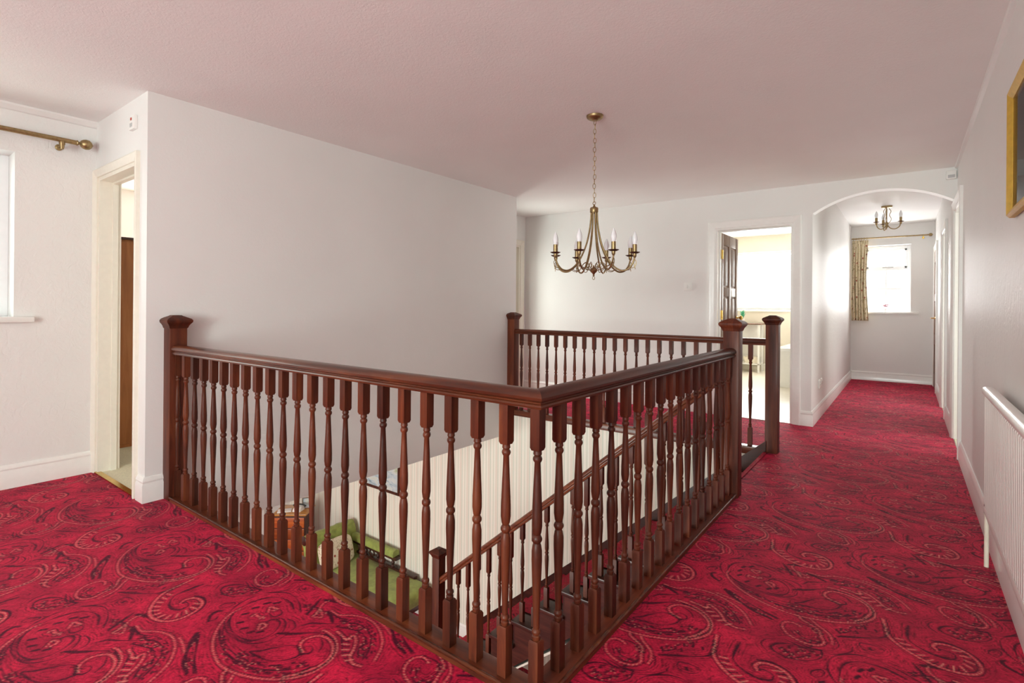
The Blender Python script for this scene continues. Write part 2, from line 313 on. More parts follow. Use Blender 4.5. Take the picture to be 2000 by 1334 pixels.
def carpet_tile(res=.002,seed=3):
    rng=np.random.default_rng(seed)
    nx,ny=int(round(PX/res)),int(round(PY/res));rx,ry=PX/nx,PY/ny
    L={k:np.zeros((ny,nx)) for k in 'dck'}
    pts_all=[]
    def stamp(layer,P,w,val=None):
        # w = line width in mm*... radius m
        for sx,sy in ((0,0),(PX/2,PY/2)):
            for k in range(len(P)):
                r=w[k] if hasattr(w,'__len__') else w
                if r<=0: continue
                cx,cy=(P[k,0]+sx)/rx,(P[k,1]+sy)/ry;R=int(r/rx)+2
                ix=np.arange(int(cx)-R,int(cx)+R+1);iy=np.arange(int(cy)-R,int(cy)+R+1)
                d=np.hypot((ix[None]-cx)*rx,(iy[:,None]-cy)*ry)
                v=np.clip((r-d)/res+.5,0,1)
                g=np.ix_(iy%ny,ix%nx);layer[g]=np.maximum(layer[g],v)
    for item in PAT.split(';'):
        hd,body=item.split(':');kind=hd[0];w=float(hd[1:])*.00085
        pts=[tuple(float(c)/1000 for c in q.split(',')) for q in body.split()]
        P=_smooth(pts);n=len(P)
        T=np.gradient(P,axis=0);T/=np.linalg.norm(T,axis=1)[:,None]+1e-9;N=np.stack([-T[:,1],T[:,0]],1)
        s=np.cumsum(np.r_[0,np.linalg.norm(np.diff(P,axis=0),axis=1)])
        if kind=='d':
            pts_all.append(P[::4]);stamp(L['d'],P[::2],w*(1.25+.45*np.sin(s[::2]*40)))
        elif kind=='s': stamp(L['d'],P,w)
        elif kind=='c':
            pts_all.append(P[::4])
            r=np.where((s/.0125)%1<.6,w*.62,w*.12)*(.7+.5*np.sin(s*130)**2);stamp(L['c'],P[::2],r[::2])
            for sk in np.arange(.004,s[-1],.0125):
                i=int(np.searchsorted(s,sk));q=np.linspace(0,1,6)[:,None];stamp(L['c'],P[i]+N[i]*q*.0065+T[i]*q*.003,w*.55*(1-q[:,0]*.6))
            stamp(L['d'],(P+N*w*3.6)[::2],w*.9);stamp(L['d'],(P-N*w*2.4)[::2],w*.7)
        elif kind=='t':
            m=int(s[-1]/.014)
            for j in range(m+1):
                i=min(n-1,int(j/m*(n-1)));q=np.linspace(-1,1,14)[:,None]
                seg=P[i]+N[i]*q*.012+T[i]*q*.004
                stamp(L['c'] if j%2==0 else L['d'],seg,w*(.75 if j%2==0 else 1.0))
        elif kind=='k':
            sp=float(hd[1:])*.00275;m=int(s[-1]/.012*max(1,sp/.011))
            for j in range(m*2):
                i=rng.integers(0,n);o=P[i]+N[i]*rng.uniform(-sp,sp)
                stamp(L['d'],np.array([o,o+T[i]*.004,o+T[i]*.007+N[i]*.002]),rng.uniform(.002,.0038))
                if j%3==0: stamp(L['c'],np.array([o-N[i]*.007]),.0018)
    # echo lines from the distance to every drawn curve
    S=np.vstack(pts_all);S=np.vstack([S,S+[PX/2,PY/2]])%[PX,PY]
    S=S[::2]
    S=np.vstack([S+[a*PX,b*PY] for a in(-1,0,1) for b in(-1,0,1)])
    S=S[(S[:,0]>-.08)&(S[:,0]<PX+.08)&(S[:,1]>-.08)&(S[:,1]<PY+.08)]
    q=2;gx=(np.arange(0,nx,q)*rx);gy=(np.arange(0,ny,q)*ry);D=np.full((len(gy),len(gx)),9.)
    B=.1
    for bx in np.arange(0,PX,B):
        for by in np.arange(0,PY,B):
            i0,i1=np.searchsorted(gx,[bx,bx+B]);j0,j1=np.searchsorted(gy,[by,by+B])
            if i1<=i0 or j1<=j0: continue
            m=(S[:,0]>bx-.06)&(S[:,0]<bx+B+.06)&(S[:,1]>by-.06)&(S[:,1]<by+B+.06)
            Q=S[m]
            if len(Q)==0: continue
            X,Y=np.meshgrid(gx[i0:i1],gy[j0:j1])
            d=np.sqrt(((X[...,None]-Q[:,0])**2+(Y[...,None]-Q[:,1])**2).min(-1));D[j0:j1,i0:i1]=d
    D=np.repeat(np.repeat(D,q,0),q,1)[:ny,:nx]
    echo=np.clip(np.cos(D/.0095*2*np.pi)*1.4-.35,0,1)*np.exp(-((D-.016)/.016)**2)
    gyy,gxx=np.gradient(D)
    for _ in range(1500):
        q=np.array([rng.random()*PX/2,rng.random()*PY]);i,j=int(q[1]/ry)%ny,int(q[0]/rx)%nx
        if D[i,j]<.006: continue
        g=np.array([gxx[i,j],gyy[i,j]]);g/=np.linalg.norm(g)+1e-6;tt=np.array([-g[1],g[0]]);ln=rng.uniform(.006,.02)
        stamp(L['k'],np.array([q+tt*ln*k for k in np.linspace(0,1,9)]),rng.uniform(.0009,.0022))
    # low noise patches
    def noise(nc):
        g=rng.random((nc,nc));g=np.vstack([g,g[:1]]);g=np.hstack([g,g[:,:1]])
        x=np.linspace(0,nc,nx,endpoint=False);y=np.linspace(0,nc,ny,endpoint=False)
        xi=x.astype(int);yi=y.astype(int);fx=(x-xi)[None];fy=(y-yi)[:,None];fx=fx*fx*(3-2*fx);fy=fy*fy*(3-2*fy)
        a=g[np.ix_(yi,xi)];b=g[np.ix_(yi,xi+1)];c=g[np.ix_(yi+1,xi)];d=g[np.ix_(yi+1,xi+1)]
        return (a*(1-fx)+b*fx)*(1-fy)+(c*(1-fx)+d*fx)*fy
    patch=noise(9)*.6+noise(23)*.4
    tuft=rng.random((ny//2+1,nx//2+1));tuft=np.repeat(np.repeat(tuft,2,0),2,1)[:ny,:nx]
    red=np.array([.73,.014,.064]);deep=np.array([.39,.006,.038]);dark=np.array([.045,.0015,.012]);cream=np.array([.80,.28,.22])
    m=np.clip((patch-.5)*1.8+.36+(tuft-.5)*1.0,0,1)[...,None]
    col=red*(1-m)+deep*m
    dk=np.clip(echo*.75+L['k']*.7,0,1)[...,None];col=col*(1-dk)+deep*.26*dk
    spk=((tuft<.16)*.5)[...,None];col=col*(1-spk)+deep*.7*spk
    a=(np.clip(L['d']*1.0,0,1)*(.70+.30*(tuft>.12)))[...,None];col=col*(1-a)+dark*a
    a=(L['c']*(.55+.45*(tuft>.2)))[...,None];col=col*(1-a)+cream*a
    return col.astype(np.float32),rx,ry

def carpet_floor():
    tile, rx, ry = carpet_tile()
    ny, nx, _ = tile.shape
    V, FQ, COL = [], [], []; off = 0
    def patch(x0, x1, y0, y1, st):
        nonlocal off
        a = max(1, int(round((x1 - x0) / st))); b = max(1, int(round((y1 - y0) / st)))
        X, Y = np.meshgrid(np.linspace(x0, x1, a + 1), np.linspace(y0, y1, b + 1))
        V.append(np.stack([X.ravel(), Y.ravel(), np.zeros(X.size)], 1))
        i = np.arange(b)[:, None] * (a + 1) + np.arange(a)[None]; i = i.ravel() + off
        FQ.append(np.stack([i, i + 1, i + a + 2, i + a + 1], 1)); off += X.size
        u = ((X.ravel() - PATX) % PX) / rx; v = ((Y.ravel() - PATY) % PY) / ry
        u0 = np.floor(u).astype(int); v0 = np.floor(v).astype(int); fu = (u - u0)[:, None]; fv = (v - v0)[:, None]
        g = lambda p, q: tile[q % ny, p % nx]
        c = (g(u0, v0) * (1 - fu) + g(u0 + 1, v0) * fu) * (1 - fv) + (g(u0, v0 + 1) * (1 - fu) + g(u0 + 1, v0 + 1) * fu) * fv
        COL.append(np.concatenate([c, np.ones((len(c), 1))], 1))
    patch(XL, -.79, .25, WY0 - .06, .0042); patch(-.80, XR, WY0 - .06, 3.6, .0042)
    patch(-.80, XR, .25, WY0 - .06, .008); patch(XL, XR, -1.1, .25, .009); patch(XL, XR, YREAR, -1.1, .02)
    patch(-.80, XR, 3.6, 6.2, .006); patch(-.80, XR, 6.2, YE, .012)
    patch(-.88, -.80, 3.36, 4.46, .006)
    patch(-4.12, -.80, WY1 + .04, YB + .02, .008)
    V = np.concatenate(V); FQ = np.concatenate(FQ); COL = np.concatenate(COL)
    me = bpy.data.meshes.new('floor'); me.vertices.add(len(V)); me.vertices.foreach_set('co', V.astype(np.float32).ravel())
    n = len(FQ); me.loops.add(4 * n); me.polygons.add(n)
    me.loops.foreach_set('vertex_index', FQ.astype(np.int32).ravel())
    me.polygons.foreach_set('loop_start', np.arange(0, 4 * n, 4, dtype=np.int32))
    me.update(calc_edges=True)
    at = me.attributes.new('paisley', 'FLOAT_COLOR', 'POINT'); at.data.foreach_set('color', COL.astype(np.float32).ravel())
    return link('floor', me, M['carpet'])
S(carpet_floor(), 'red paisley fitted carpet running around the stairwell and down the corridor', 'carpet')

# ---- slab between the storeys (its underside is the hall ceiling), with the stairwell cut out
b = MB()
b.box(-7.7, WX0 - .1, -.7, 4.57, LC, -.004).box(WX0 - .1, WX0, -.7, YL, LC, -.004).box(WX0, XR + .12, YREAR - .1, WY0, LC, -.004).box(WX1, XR + .12, WY0, WY1, LC, -.004)
b.box(-4.4, XR + .12, 4.57, YB + .12, LC, -.004).box(-.85, XR + .12, YB + .12, YE + .3, LC, -.004).box(XL - .25, WX0, YREAR - .1, -.7, LC, -.004)
b.box(-7.7, -4.4, 4.57, 5.9, LC, -.004)
S(b.build('ceiling_lower', M['ceil']), 'white plaster slab edge around the stairwell above the hall', 'ceiling')

# ---- ceilings
b = MB().box(XL - .25, XR + .12, YREAR - .1, YB + .06, H, H + .15); S(b.build('ceiling', M['ceil']), 'wide textured ceiling over the landing, tinted pink by the carpet', 'ceiling')
b = MB().box(-.85, XR + .12, YB + .06, YE + .3, HC, HC + .1); S(b.build('ceiling_corridor', M['ceil']), 'white corridor ceiling beyond the arch', 'ceiling')
b = MB().box(-2.8, -.85, YB + .06, 10.4, 2.43, 2.53); S(b.build('ceiling_bathroom', M['ceil']), 'white bathroom ceiling seen through the doorway', 'ceiling')

# ---- walls of the landing
b = MB().box(XW - .10, XW, YL, 4.60, LC, H); S(b.build('wall_stairwell', M['wall']), 'large plain white wall rising beside the stairwell', 'wall')
# wall with the bedroom doorway
b = MB().box(XL, -4.27, YL, YL + .12, 0, H).box(-3.58, XW - .10, YL, YL + .12, 0, H).box(-4.27, -3.58, YL, YL + .12, 1.95, H)
S(b.build('wall_bedroom', M['wall']), 'short white wall around the bedroom doorway beside the window', 'wall')
# window wall
b = MB().box(XL - .25, XL, YREAR, -.92, 0, H).box(XL - .25, XL, .71, YL + .12, 0, H).box(XL - .25, XL, -.92, .71, 0, 1.03).box(XL - .25, XL, -.92, .71, 2.035, H)
S(b.build('wall_left', M['wall_emb']), 'left outer wall with the landing window and curtain pole', 'wall')
# rear wall behind the viewer, with a window added for daylight
b = MB().box(XL - .25, -1.35, YREAR - .2, YREAR, 0, H).box(.25, XR + .12, YREAR - .2, YREAR, 0, H).box(-1.35, .25, YREAR - .2, YREAR, 0, .08).box(-1.35, .25, YREAR - .2, YREAR, 2.15, H)
S(b.build('wall_rear', M['wall']), 'rear landing wall opposite the stairwell', 'wall')
# back wall with bathroom doorway
b = MB().box(-4.3, -1.625, YB, YB + .12, 0, H).box(-1.625, -.885, YB, YB + .12, 1.965, H).box(-.885, XC, YB, YB + .12, 0, H + .2)
S(b.build('wall_back', M['wall']), 'white back wall with the bathroom doorway behind the far balustrade', 'wall')
b = MB().box(-4.22, -4.10, 4.4, 4.86, 0, H).box(-4.22, -4.10, 5.6, YB, 0, H).box(-4.22, -4.10, 4.86, 5.6, 1.93, H); S(b.build('wall_recess', M['wall']), 'short white wall at the far end of the stairwell wall', 'wall')
# corridor walls
b = MB().box(-.845, XC, YB + .12, YE + .1, 0, 2.55); S(b.build('wall_corridor', M['wall_emb']), 'glossy embossed left wall of the corridor beyond the arch', 'wall')
b = MB().box(-.845, -.575, YE, YE + .22, 0, 2.55).box(.045, XR + .12, YE, YE + .22, 0, 2.55).box(-.575, .045, YE, YE + .22, 0, 1.085).box(-.575, .045, YE, YE + .22, 2.13, 2.55)
S(b.build('wall_end', M['wall']), 'end wall of the corridor around the bright window', 'wall')
DR = [(5.22, 5.98, 1.99), (7.05, 7.78, 1.99), (9.12, 9.86, 1.99)]
b = MB(); y = YREAR
for y0, y1, zt in DR:
    b.box(XR, XR + .12, y, y0, 0, 2.55); b.box(XR, XR + .12, y0, y1, zt, 2.55); y = y1
b.box(XR, XR + .12, y, YE + .1, 0, 2.55)
S(b.build('wall_right', M['wall_emb']), 'long embossed right wall carrying the radiator and gilt picture', 'wall')
# arch at the mouth of the corridor
xa, xb, zs, zt = XC, XR, 2.035, 2.20; n = 24; ch = (xb - xa) / 2; rise = zt - zs; Ra = (ch * ch + rise * rise) / (2 * rise); xm = (xa + xb) / 2
pts = [(xa + (xb - xa) * i / n) for i in range(n + 1)]; zz = [zt - Ra + math.sqrt(Ra * Ra - (x - xm) ** 2) for x in pts]
lo = [[(x, yy, z) for x, z in zip(pts, zz)] for yy in (YB, YB + .12)]; hi = [[(x, yy, 2.56) for x in pts] for yy in (YB, YB + .12)]
S(MB().loft([hi[0], lo[0], lo[1], hi[1], hi[0]], closed=False).build('wall_arch', M['wall'], smooth=35), 'shallow white archway at the mouth of the corridor', 'arch')

# ---- hall below
b = MB().box(-7.7, WX0, 4.465, 4.57, LOW, LC).box(WX0, XR + .12, 4.465, 4.57, LOW, -.03)
S(b.build('wall_hall_striped', M['stripe']), 'cream striped wallpaper on the wall beside the stairs', 'wall')
b = MB().box(-7.8, -7.7, -.8, 4.57, LOW, LC); S(b.build('wall_hall_left', M['wall']), 'plain far wall of the hall below', 'wall')
b = MB().box(XR, XR + .12, -.8, 4.465, LOW, LC); S(b.build('wall_hall_right', M['stripe']), 'papered wall under the right landing', 'wall')
b = MB().box(-7.7, -6.4, -.8, -.7, LOW, LC).box(-2.4, XR, -.8, -.7, LOW, LC).box(-6.4, -2.4, -.8, -.7, LOW, -2.1).box(-6.4, -2.4, -.8, -.7, -.45, LC)
S(b.build('wall_hall_front', M['stripe']), 'front wall of the hall below with the added window', 'wall')
S(box('floor_hall', -7.7, XR, -.7, 4.465, LOW - .1, LOW, M['runner']), 'red patterned carpet of the hall below', 'carpet')

# ---- bedroom behind the left doorway, bathroom behind the back wall
S(box('floor_bedroom', -6.6, XW - .1, YL + .02, 4.5, -.003, .004, M['bedcarpet']), 'pale carpet inside the bedroom doorway', 'carpet')
b = MB().box(-6.7, -6.6, YL + .12, 2.1, 0, 2.5).box(-6.7, -6.6, 3.7, 4.5, 0, 2.5).box(-6.7, -6.6, 2.1, 3.7, 0, .9).box(-6.7, -6.6, 2.1, 3.7, 2.1, 2.5).box(-6.7, XW - .1, 4.4, 4.5, 0, 2.5).box(-6.7, XL, YL, YL + .12, 0, 2.5)
S(b.build('wall_bedroom_far', M['wall']), 'white bedroom walls seen through the left doorway', 'wall')
S(box('ceiling_bedroom', -6.7, XW - .1, YL + .12, 4.5, H, H + .1, M['ceil']), 'bedroom ceiling seen through the left doorway', 'ceiling')
S(box('floor_bathroom', -2.8, -.85, YB + .005, 10.2, -.003, .004, M['bathfloor']), 'pale floor inside the bathroom doorway', 'floor')
b = MB().box(-2.8, -2.7, YB + .12, 10.4, 0, 2.43).box(-2.7, -2.56, 10.2, 10.4, 0, 2.43).box(-.95, -.85, 10.2, 10.4, 0, 2.43).box(-2.56, -.95, 10.2, 10.4, 0, 1.10).box(-2.56, -.95, 10.2, 10.4, 2.14, 2.43)
S(b.build('wall_bathroom', M['bathwall']), 'beige bathroom walls around the bright window', 'wall')

# ---- unseen room behind two right-hand doorways, with windows added for daylight
S(box('floor_right_room', XR + .005, 2.6, 4.3, 8.6, -.003, .003, M['bedcarpet']), 'pale carpet inside the doorway on the right wall', 'carpet')
b = MB().box(XR + .12, 2.7, 4.2, 4.3, 0, 2.5).box(XR + .12, 2.7, 8.6, 8.7, 0, 2.5).box(2.6, 2.7, 4.3, 4.85, 0, 2.5).box(2.6, 2.7, 6.35, 6.8, 0, 2.5).box(2.6, 2.7, 8.0, 8.6, 0, 2.5).box(2.6, 2.7, 6.8, 8.0, 0, .85).box(2.6, 2.7, 6.8, 8.0, 2.15, 2.5).box(2.6, 2.7, 4.85, 6.35, 0, .85).box(2.6, 2.7, 4.85, 6.35, 2.15, 2.5)
S(b.build('wall_right_room', M['wall']), 'white walls of the room behind the doorway on the right wall', 'wall')
S(box('ceiling_right_room', XR + .12, 2.7, 4.2, 8.7, 2.4, 2.5, M['ceil']), 'ceiling of the room behind the doorway on the right wall', 'ceiling')
# ---- skirting boards
SK = [(0, 0), (.018, 0), (.018, .098), (.013, .106), (.013, .112), (.016, .118), (.013, .130), (.005, .142), (0, .142)]
def skirt(m, p0, p1, nrm, z=0, e0=0, e1=0):
    # e0/e1: how far each end runs on as the board thickens (+1 outer mitre, -1 inner mitre)
    p0, p1, nn = Vector((*p0, 0)), Vector((*p1, 0)), Vector((*nrm, 0)); d = (p1 - p0).normalized()
    m.loft([[p0 + nn * o - d * (o * e0) + Vector((0, 0, z + q)) for o, q in SK], [p1 + nn * o + d * (o * e1) + Vector((0, 0, z + q)) for o, q in SK]])
def skirts(name, segs, label, z=0, mat='gloss'):
    m = MB()
    for s in segs: skirt(m, *s[:3], z, *(s[3:] if len(s) > 3 else (0, 0)))
    S(m.build(name, M[mat], smooth=35), label, 'skirting board')
skirts('baseboard_left', [((XL, YREAR), (XL, YL), (1, 0))], 'deep white skirting board under the landing window')
skirts('baseboard_corner', [((-3.51, YL), (XW, YL), (0, -1), 0, 1), ((XW, YL), (XW, 1.2), (1, 0), 1, 0)], 'white skirting wrapping the wall corner beside the newel post')
skirts('baseboard_right', [((XR, YREAR), (XR, 5.15), (-1, 0)), ((XR, 6.05), (XR, 6.98), (-1, 0)), ((XR, 7.85), (XR, 9.05), (-1, 0))], 'white skirting along the right wall behind the radiator')
skirts('baseboard_back', [((-4.1, YB), (-1.71, YB), (0, -1)), ((-.82, YB), (XC, YB), (0, -1), 0, 1), ((XC, YB), (XC, YE), (1, 0), 1, -1)], 'white skirting from the bathroom doorway along the corridor')
skirts('baseboard_end', [((XC, YE), (XR, YE), (0, -1))], 'white skirting below the corridor window')
skirts('baseboard_hall', [((-7.7, 4.465), (-3.80, 4.465), (0, -1))], 'white skirting below the striped wallpaper', LOW)
skirts('baseboard_bathroom', [((-2.7, 10.2), (-.85, 10.2), (0, -1))], 'cream skirting below the bathroom window', 0, 'cream')
# picture-rail style bead under the ceiling of the window wall
m = MB().loft([[(XL, YREAR, H), (XL + .03, YREAR, H), (XL + .03, YREAR, H - .012), (XL + .012, YREAR, H - .035), (XL, YREAR, H - .04)], [(XL, YL, H), (XL + .03, YL, H), (XL + .03, YL, H - .012), (XL + .012, YL, H - .035), (XL, YL, H - .04)]])
S(m.build('trim_1', M['wall']), 'thin plaster bead under the ceiling above the curtain pole', 'coving')
m = MB().loft([[(XR, YREAR, H), (XR - .02, YREAR, H), (XR - .016, YREAR, H - .012), (XR, YREAR, H - .02)], [(XR, YB, H), (XR - .02, YB, H), (XR - .016, YB, H - .012), (XR, YB, H - .02)]])
S(m.build('trim_2', M['wall']), 'thin white bead where the right wall meets the ceiling', 'coving')

# ---- door casings: local x runs along the wall, local -y faces the room
AP = [(0, 0), (0, .010), (.012, .016), (.045, .020), (.058, .024), (.070, .020), (.070, 0)]   # across, proud
def casing(root, w, zt, depth, mat, width=.07, stop=True):
    sc = width / .07
    for side in (-1, 1):
        x = 0 if side < 0 else w
        pf = [(x + side * (a * sc), -d) for a, d in AP]
        pf2 = [(q[0], q[1]) for q in pf]
        MB().loft([[(p[0], p[1], 0) for p in pf], [(p[0], p[1], zt + (abs(p[0] - x))) for p in pf2]]).build('architrave', mat, root, smooth=35)
    MB().loft([[(-(a * sc), -d, zt + a * sc) for a, d in AP], [(w + a * sc, -d, zt + a * sc) for a, d in AP]]).build('architrave', mat, root, smooth=35)
    m = MB().box(0, .022, 0, depth, 0, zt).box(w - .022, w, 0, depth, 0, zt).box(.022, w - .022, 0, depth, zt - .022, zt)
    if stop: m.box(.022, .034, .07, depth - .02, 0, zt - .022).box(w - .034, w - .022, .07, depth - .02, 0, zt - .022).box(.034, w - .034, .07, depth - .02, zt - .034, zt - .022)
    m.build('door_lining', mat, root)
def panelled_leaf(root, w, h, mat, rows, t=.04):
    # a panelled leaf in local x 0..w, y 0..t; stiles and rails plus raised panels on both faces
    leaf = box('leaf', 0, w, .010, t - .010, 0, h, mat, root)
    m = MB(); st = .095
    for x0, x1 in ((0, st), (w / 2 - .045, w / 2 + .045), (w - st, w)): m.box(x0, x1, 0, t, 0, h)
    zs = [0] + [z for r in rows for z in r] + [h]
    for i in range(0, len(zs), 2): m.box(st, w - st, .001, t - .001, zs[i], zs[i + 1])
    m.build('frame', mat, root, bevel=.003)
    for z0, z1 in rows:
        for x0, x1 in ((st, w / 2 - .045), (w / 2 + .045, w - st)):
            box('panel', x0 + .02, x1 - .02, .004, t - .004, z0 + .02, z1 - .02, mat, root, bevel=.006)
    return leaf
d1 = empty('door_1', (-4.27, YL, 0)); S(d1, 'cream doorway to the bedroom beside the landing window', 'doorway')
casing(d1, .69, 1.95, .12, M['cream'], .05)
box('strike_plate', .021, .025, .078, .10, .91, .98, M['chrome'], d1); box('latch_hole', .0245, .026, .084, .094, .93, .96, M['black'], d1)
box('threshold_strip', .0, .69, -.012, .02, .0, .008, M['gold'], d1)
d2 = empty('door_2', (-1.625, YB, 0)); S(d2, 'bathroom doorway with a brown six-panel door standing open', 'doorway')
casing(d2, .74, 1.965, .12, M['gloss'], .07)
lf = empty('door_leaf', (.026, .125, .012), PI / 2, d2)
panelled_leaf(lf, .70, 1.925, M['doorwood'], [(.22, .72), (.90, 1.24), (1.33, 1.80)] if False else [(.20, .62), (.76, 1.24), (1.34, 1.80)])
for z in (.25, 1.05, 1.70): MB().lathe([(.008, z - .05), (.008, z + .05)], 10, (.034, .112, 0)).box(.022, .05, .108, .124, z - .048, z + .048).build('hinge', M['gold'], d2)
MB().lathe([(.0, 0), (.022, 0), (.022, -.006), (.009, -.010), (.009, -.03), (.02, -.04), (.026, -.055), (.018, -.068), (0, -.07)], 14, (.64, -.002, 1.0), 'y').build('knob', M['gold'], lf)
for i, (y0, y1, zt_) in enumerate(DR):
    r = empty('door_%d' % (i + 3), (XR, y1, 0), -PI / 2)
    S(r, ['white doorway on the right wall nearest the radiator', 'white doorway halfway down the corridor', 'doorway with a brown door at the far end of the corridor'][i], 'doorway')
    casing(r, y1 - y0, zt_, .12, M['gloss'], .07, False)
    if i < 2:  # leaves set open so the added room daylight gets through
        lf = empty('door_leaf', (.03, .14, .01), PI / 2 + .05, r); panelled_leaf(lf, y1 - y0 - .052, zt_ - .035, M['gloss'], [(.20, .62), (.76, 1.24), (1.34, 1.80)])
    elif False:
        lf = empty('door_leaf', (.026, .075, .01), 0, r); panelled_leaf(lf, y1 - y0 - .052, zt_ - .035, M['gloss'], [(.20, .62), (.76, 1.24), (1.34, 1.80)])
    else:
        lf = empty('door_leaf', (.026, -.015, .01), 0, r); panelled_leaf(lf, y1 - y0 - .052, zt_ - .035, M['doorwood'], [(.20, .62), (.76, 1.24), (1.34, 1.80)])
        MB().lathe([(0, 0), (.018, 0), (.018, -.006), (.008, -.01), (.008, -.05), (0, -.05)], 12, (.61, 0, 1.0), 'y').tube([(.61, -.045, 1.0), (.56, -.05, 1.0), (.50, -.048, 1.0)], .007).build('handle', M['gold'], lf)
        for z in (.25, .62, 1.75): MB().lathe([(.009, z - .05), (.009, z + .05)], 8, (.70, -.006, 0)).build('hinge', M['gold'], r)
d6 = empty('door_6', (-4.10, 4.86, 0), PI / 2); S(d6, 'cream door frame just past the end of the stairwell wall', 'doorway')
casing(d6, .74, 1.93, .10, M['cream'], .07, False)
lf = MB().box(.026, .12, .05, .09, .01, 1.905).box(.62, .714, .05, .09, .01, 1.905).box(.12, .62, .05, .09, .01, .25).box(.12, .62, .05, .09, 1.80, 1.905).build('door_leaf', M['cream'], d6, bevel=.003); box('door_glass', .12, .62, .066, .072, .25, 1.80, M['glass'], lf)  # leaf glazed to let added daylight into the recess

# ---- windows: local x along the wall, local y outwards
def window(num, loc, rz, w, h, vbars, hbars, label, depth=.12, sill=True, sill_over=.07, sill_out=.045, top_light=None):
    r = empty('window_%d' % num, loc, rz); S(r, label, 'window'); fw = .05
    m = MB().box(0, fw, depth, depth + .06, 0, h).box(w - fw, w, depth, depth + .06, 0, h).box(fw, w - fw, depth, depth + .06, 0, fw).box(fw, w - fw, depth, depth + .06, h - fw, h)
    m.build('frame', M['upvc'], r, bevel=.004)
    zs = [fw] + [z for z in hbars] + [h - fw]; xs = [fw] + [x for x in vbars] + [w - fw]
    for x in vbars: box('mullion', x - .011, x + .011, depth + .012, depth + .05, fw, h - fw, M['upvc'], r)
    for z in hbars: box('transom', fw, w - fw, depth + .008, depth + .054, z - .018, z + .018, M['upvc'], r, bevel=.003)
    if top_light is not None:
        z0 = top_light + .018; a = MB()
        a.box(fw, fw + .03, depth - .012, depth + .02, z0, h - fw).box(w - fw - .03, w - fw, depth - .012, depth + .02, z0, h - fw).box(fw, w - fw, depth - .012, depth + .02, z0, z0 + .03).box(fw, w - fw, depth - .012, depth + .02, h - fw - .03, h - fw)
        a.build('casement', M['upvc'], r, bevel=.003)
        MB().box(w / 2 - .05, w / 2 + .09, depth - .03, depth - .012, z0 + .004, z0 + .02).build('stay', M['plastic_gr'], r)
    for i in range(len(xs) - 1):
        for j in range(len(zs) - 1):
            box('pane', xs[i], xs[i + 1], depth + .028, depth + .034, zs[j], zs[j + 1], M['glass'], r)
    if sill: box('sill', -sill_over, w + sill_over, -sill_out, depth, -.035, .0, M['gloss'], r, bevel=.008)
    return r
window(1, (XL, .71 - 1.63, 1.035), PI / 2, 1.63, 1.0, [.54, 1.08], [], 'bright landing window at the left edge above a white sill', .16, True, .09)
window(2, (-.575, YE, 1.088), 0, .62, 1.042, [.31], [.36, .67], 'bright corridor window with small panes and a top light', .13, True, .10, .03, .67)
window(3, (-2.56, 10.2, 1.10), 0, 1.61, 1.04, [.80], [.72], 'wide bright bathroom window behind vertical blinds', .12, True, 0, .02)
window(4, (.25, YREAR, .08), PI, 1.6, 2.07, [.8], [], 'unseen window added in the rear wall for daylight', .1)  # unseen, put behind the viewer to light the landing
window(8, (2.6, 6.35, .85), -PI / 2, 1.5, 1.3, [.75], [], 'unseen window added to the room behind the doorway on the right', .03)  # unseen, added for the lamp by the nearer doorway
window(7, (2.6, 8.0, .85), -PI / 2, 1.2, 1.3, [.6], [], 'second unseen window added to the room behind the doorways on the right', .03)  # unseen, added for the lamp that lights the corridor
window(5, (-2.4, -.7, -2.1), PI, 4.0, 1.65, [1, 2, 3], [], 'unseen wide window added to light the hall below', .03, True, .02)  # unseen, placed opposite the striped wall to light it
window(6, (-6.6, 2.1, .9), PI / 2, 1.6, 1.2, [.8], [], 'unseen window added to light the bedroom beyond the left doorway', .03)  # unseen, placed to bring daylight into the bedroom

# ================================================================== BALUSTRADES
RAILP = [(0, .885), (.012, .8845), (.024, .881), (.033, .874), (.037, .866), (.036, .858), (.030, .8535), (.027, .851), (.027, .848), (.032, .845), (.034, .840), (.032, .834), (.026, .832), (0, .832)]
RAILF = RAILP[:-1] + [(-a, z) for a, z in reversed(RAILP[1:-1])]
def baluster_mesh(name, ht, top=.125, s=.016):
    """square blocks at both ends, turned vase shapes and a bead between; base at z 0"""
    m = MB(); k = (ht - .125 - .15) / .535 * 1.0
    z0, z1 = .15, ht - top
    sq = lambda h_, z: [(-h_, -h_, z), (h_, -h_, z), (h_, h_, z), (-h_, h_, z)]
    m.loft([sq(s, 0), sq(s, z0 - .007), sq(s * .80, z0)]); m.loft([sq(s * .80, z1), sq(s, z1 + .008), sq(s, ht)])
    L = z1 - z0
    pr = [(.0110, 0), (.0125, .012), (.0125, .02), (.0095, .026), (.0125, .034), (.0135, .042), (.0125, .05), (.0088, .058), (.0092, .10), (.0108, .20), (.0135, .33), (.0152, .42), (.0150, .47), (.0125, .500), (.0100, .510), (.0125, .516), (.0152, .526), (.0152, .538), (.0125, .548), (.0100, .554), (.0125, .565), (.0152, .60), (.0150, .66), (.0130, .75), (.0105, .86), (.0088, .935), (.0125, .945), (.0138, .955), (.0125, .965), (.0095, .972), (.0125, .98), (.0115, 1)]
    m.lathe([(r, z0 + q * L) for r, q in pr], 12)
    me = m.build(name, M['mahog'], smooth=38); d = me.data; bpy.data.objects.remove(me); return d
B_LAND = baluster_mesh('baluster', .815)
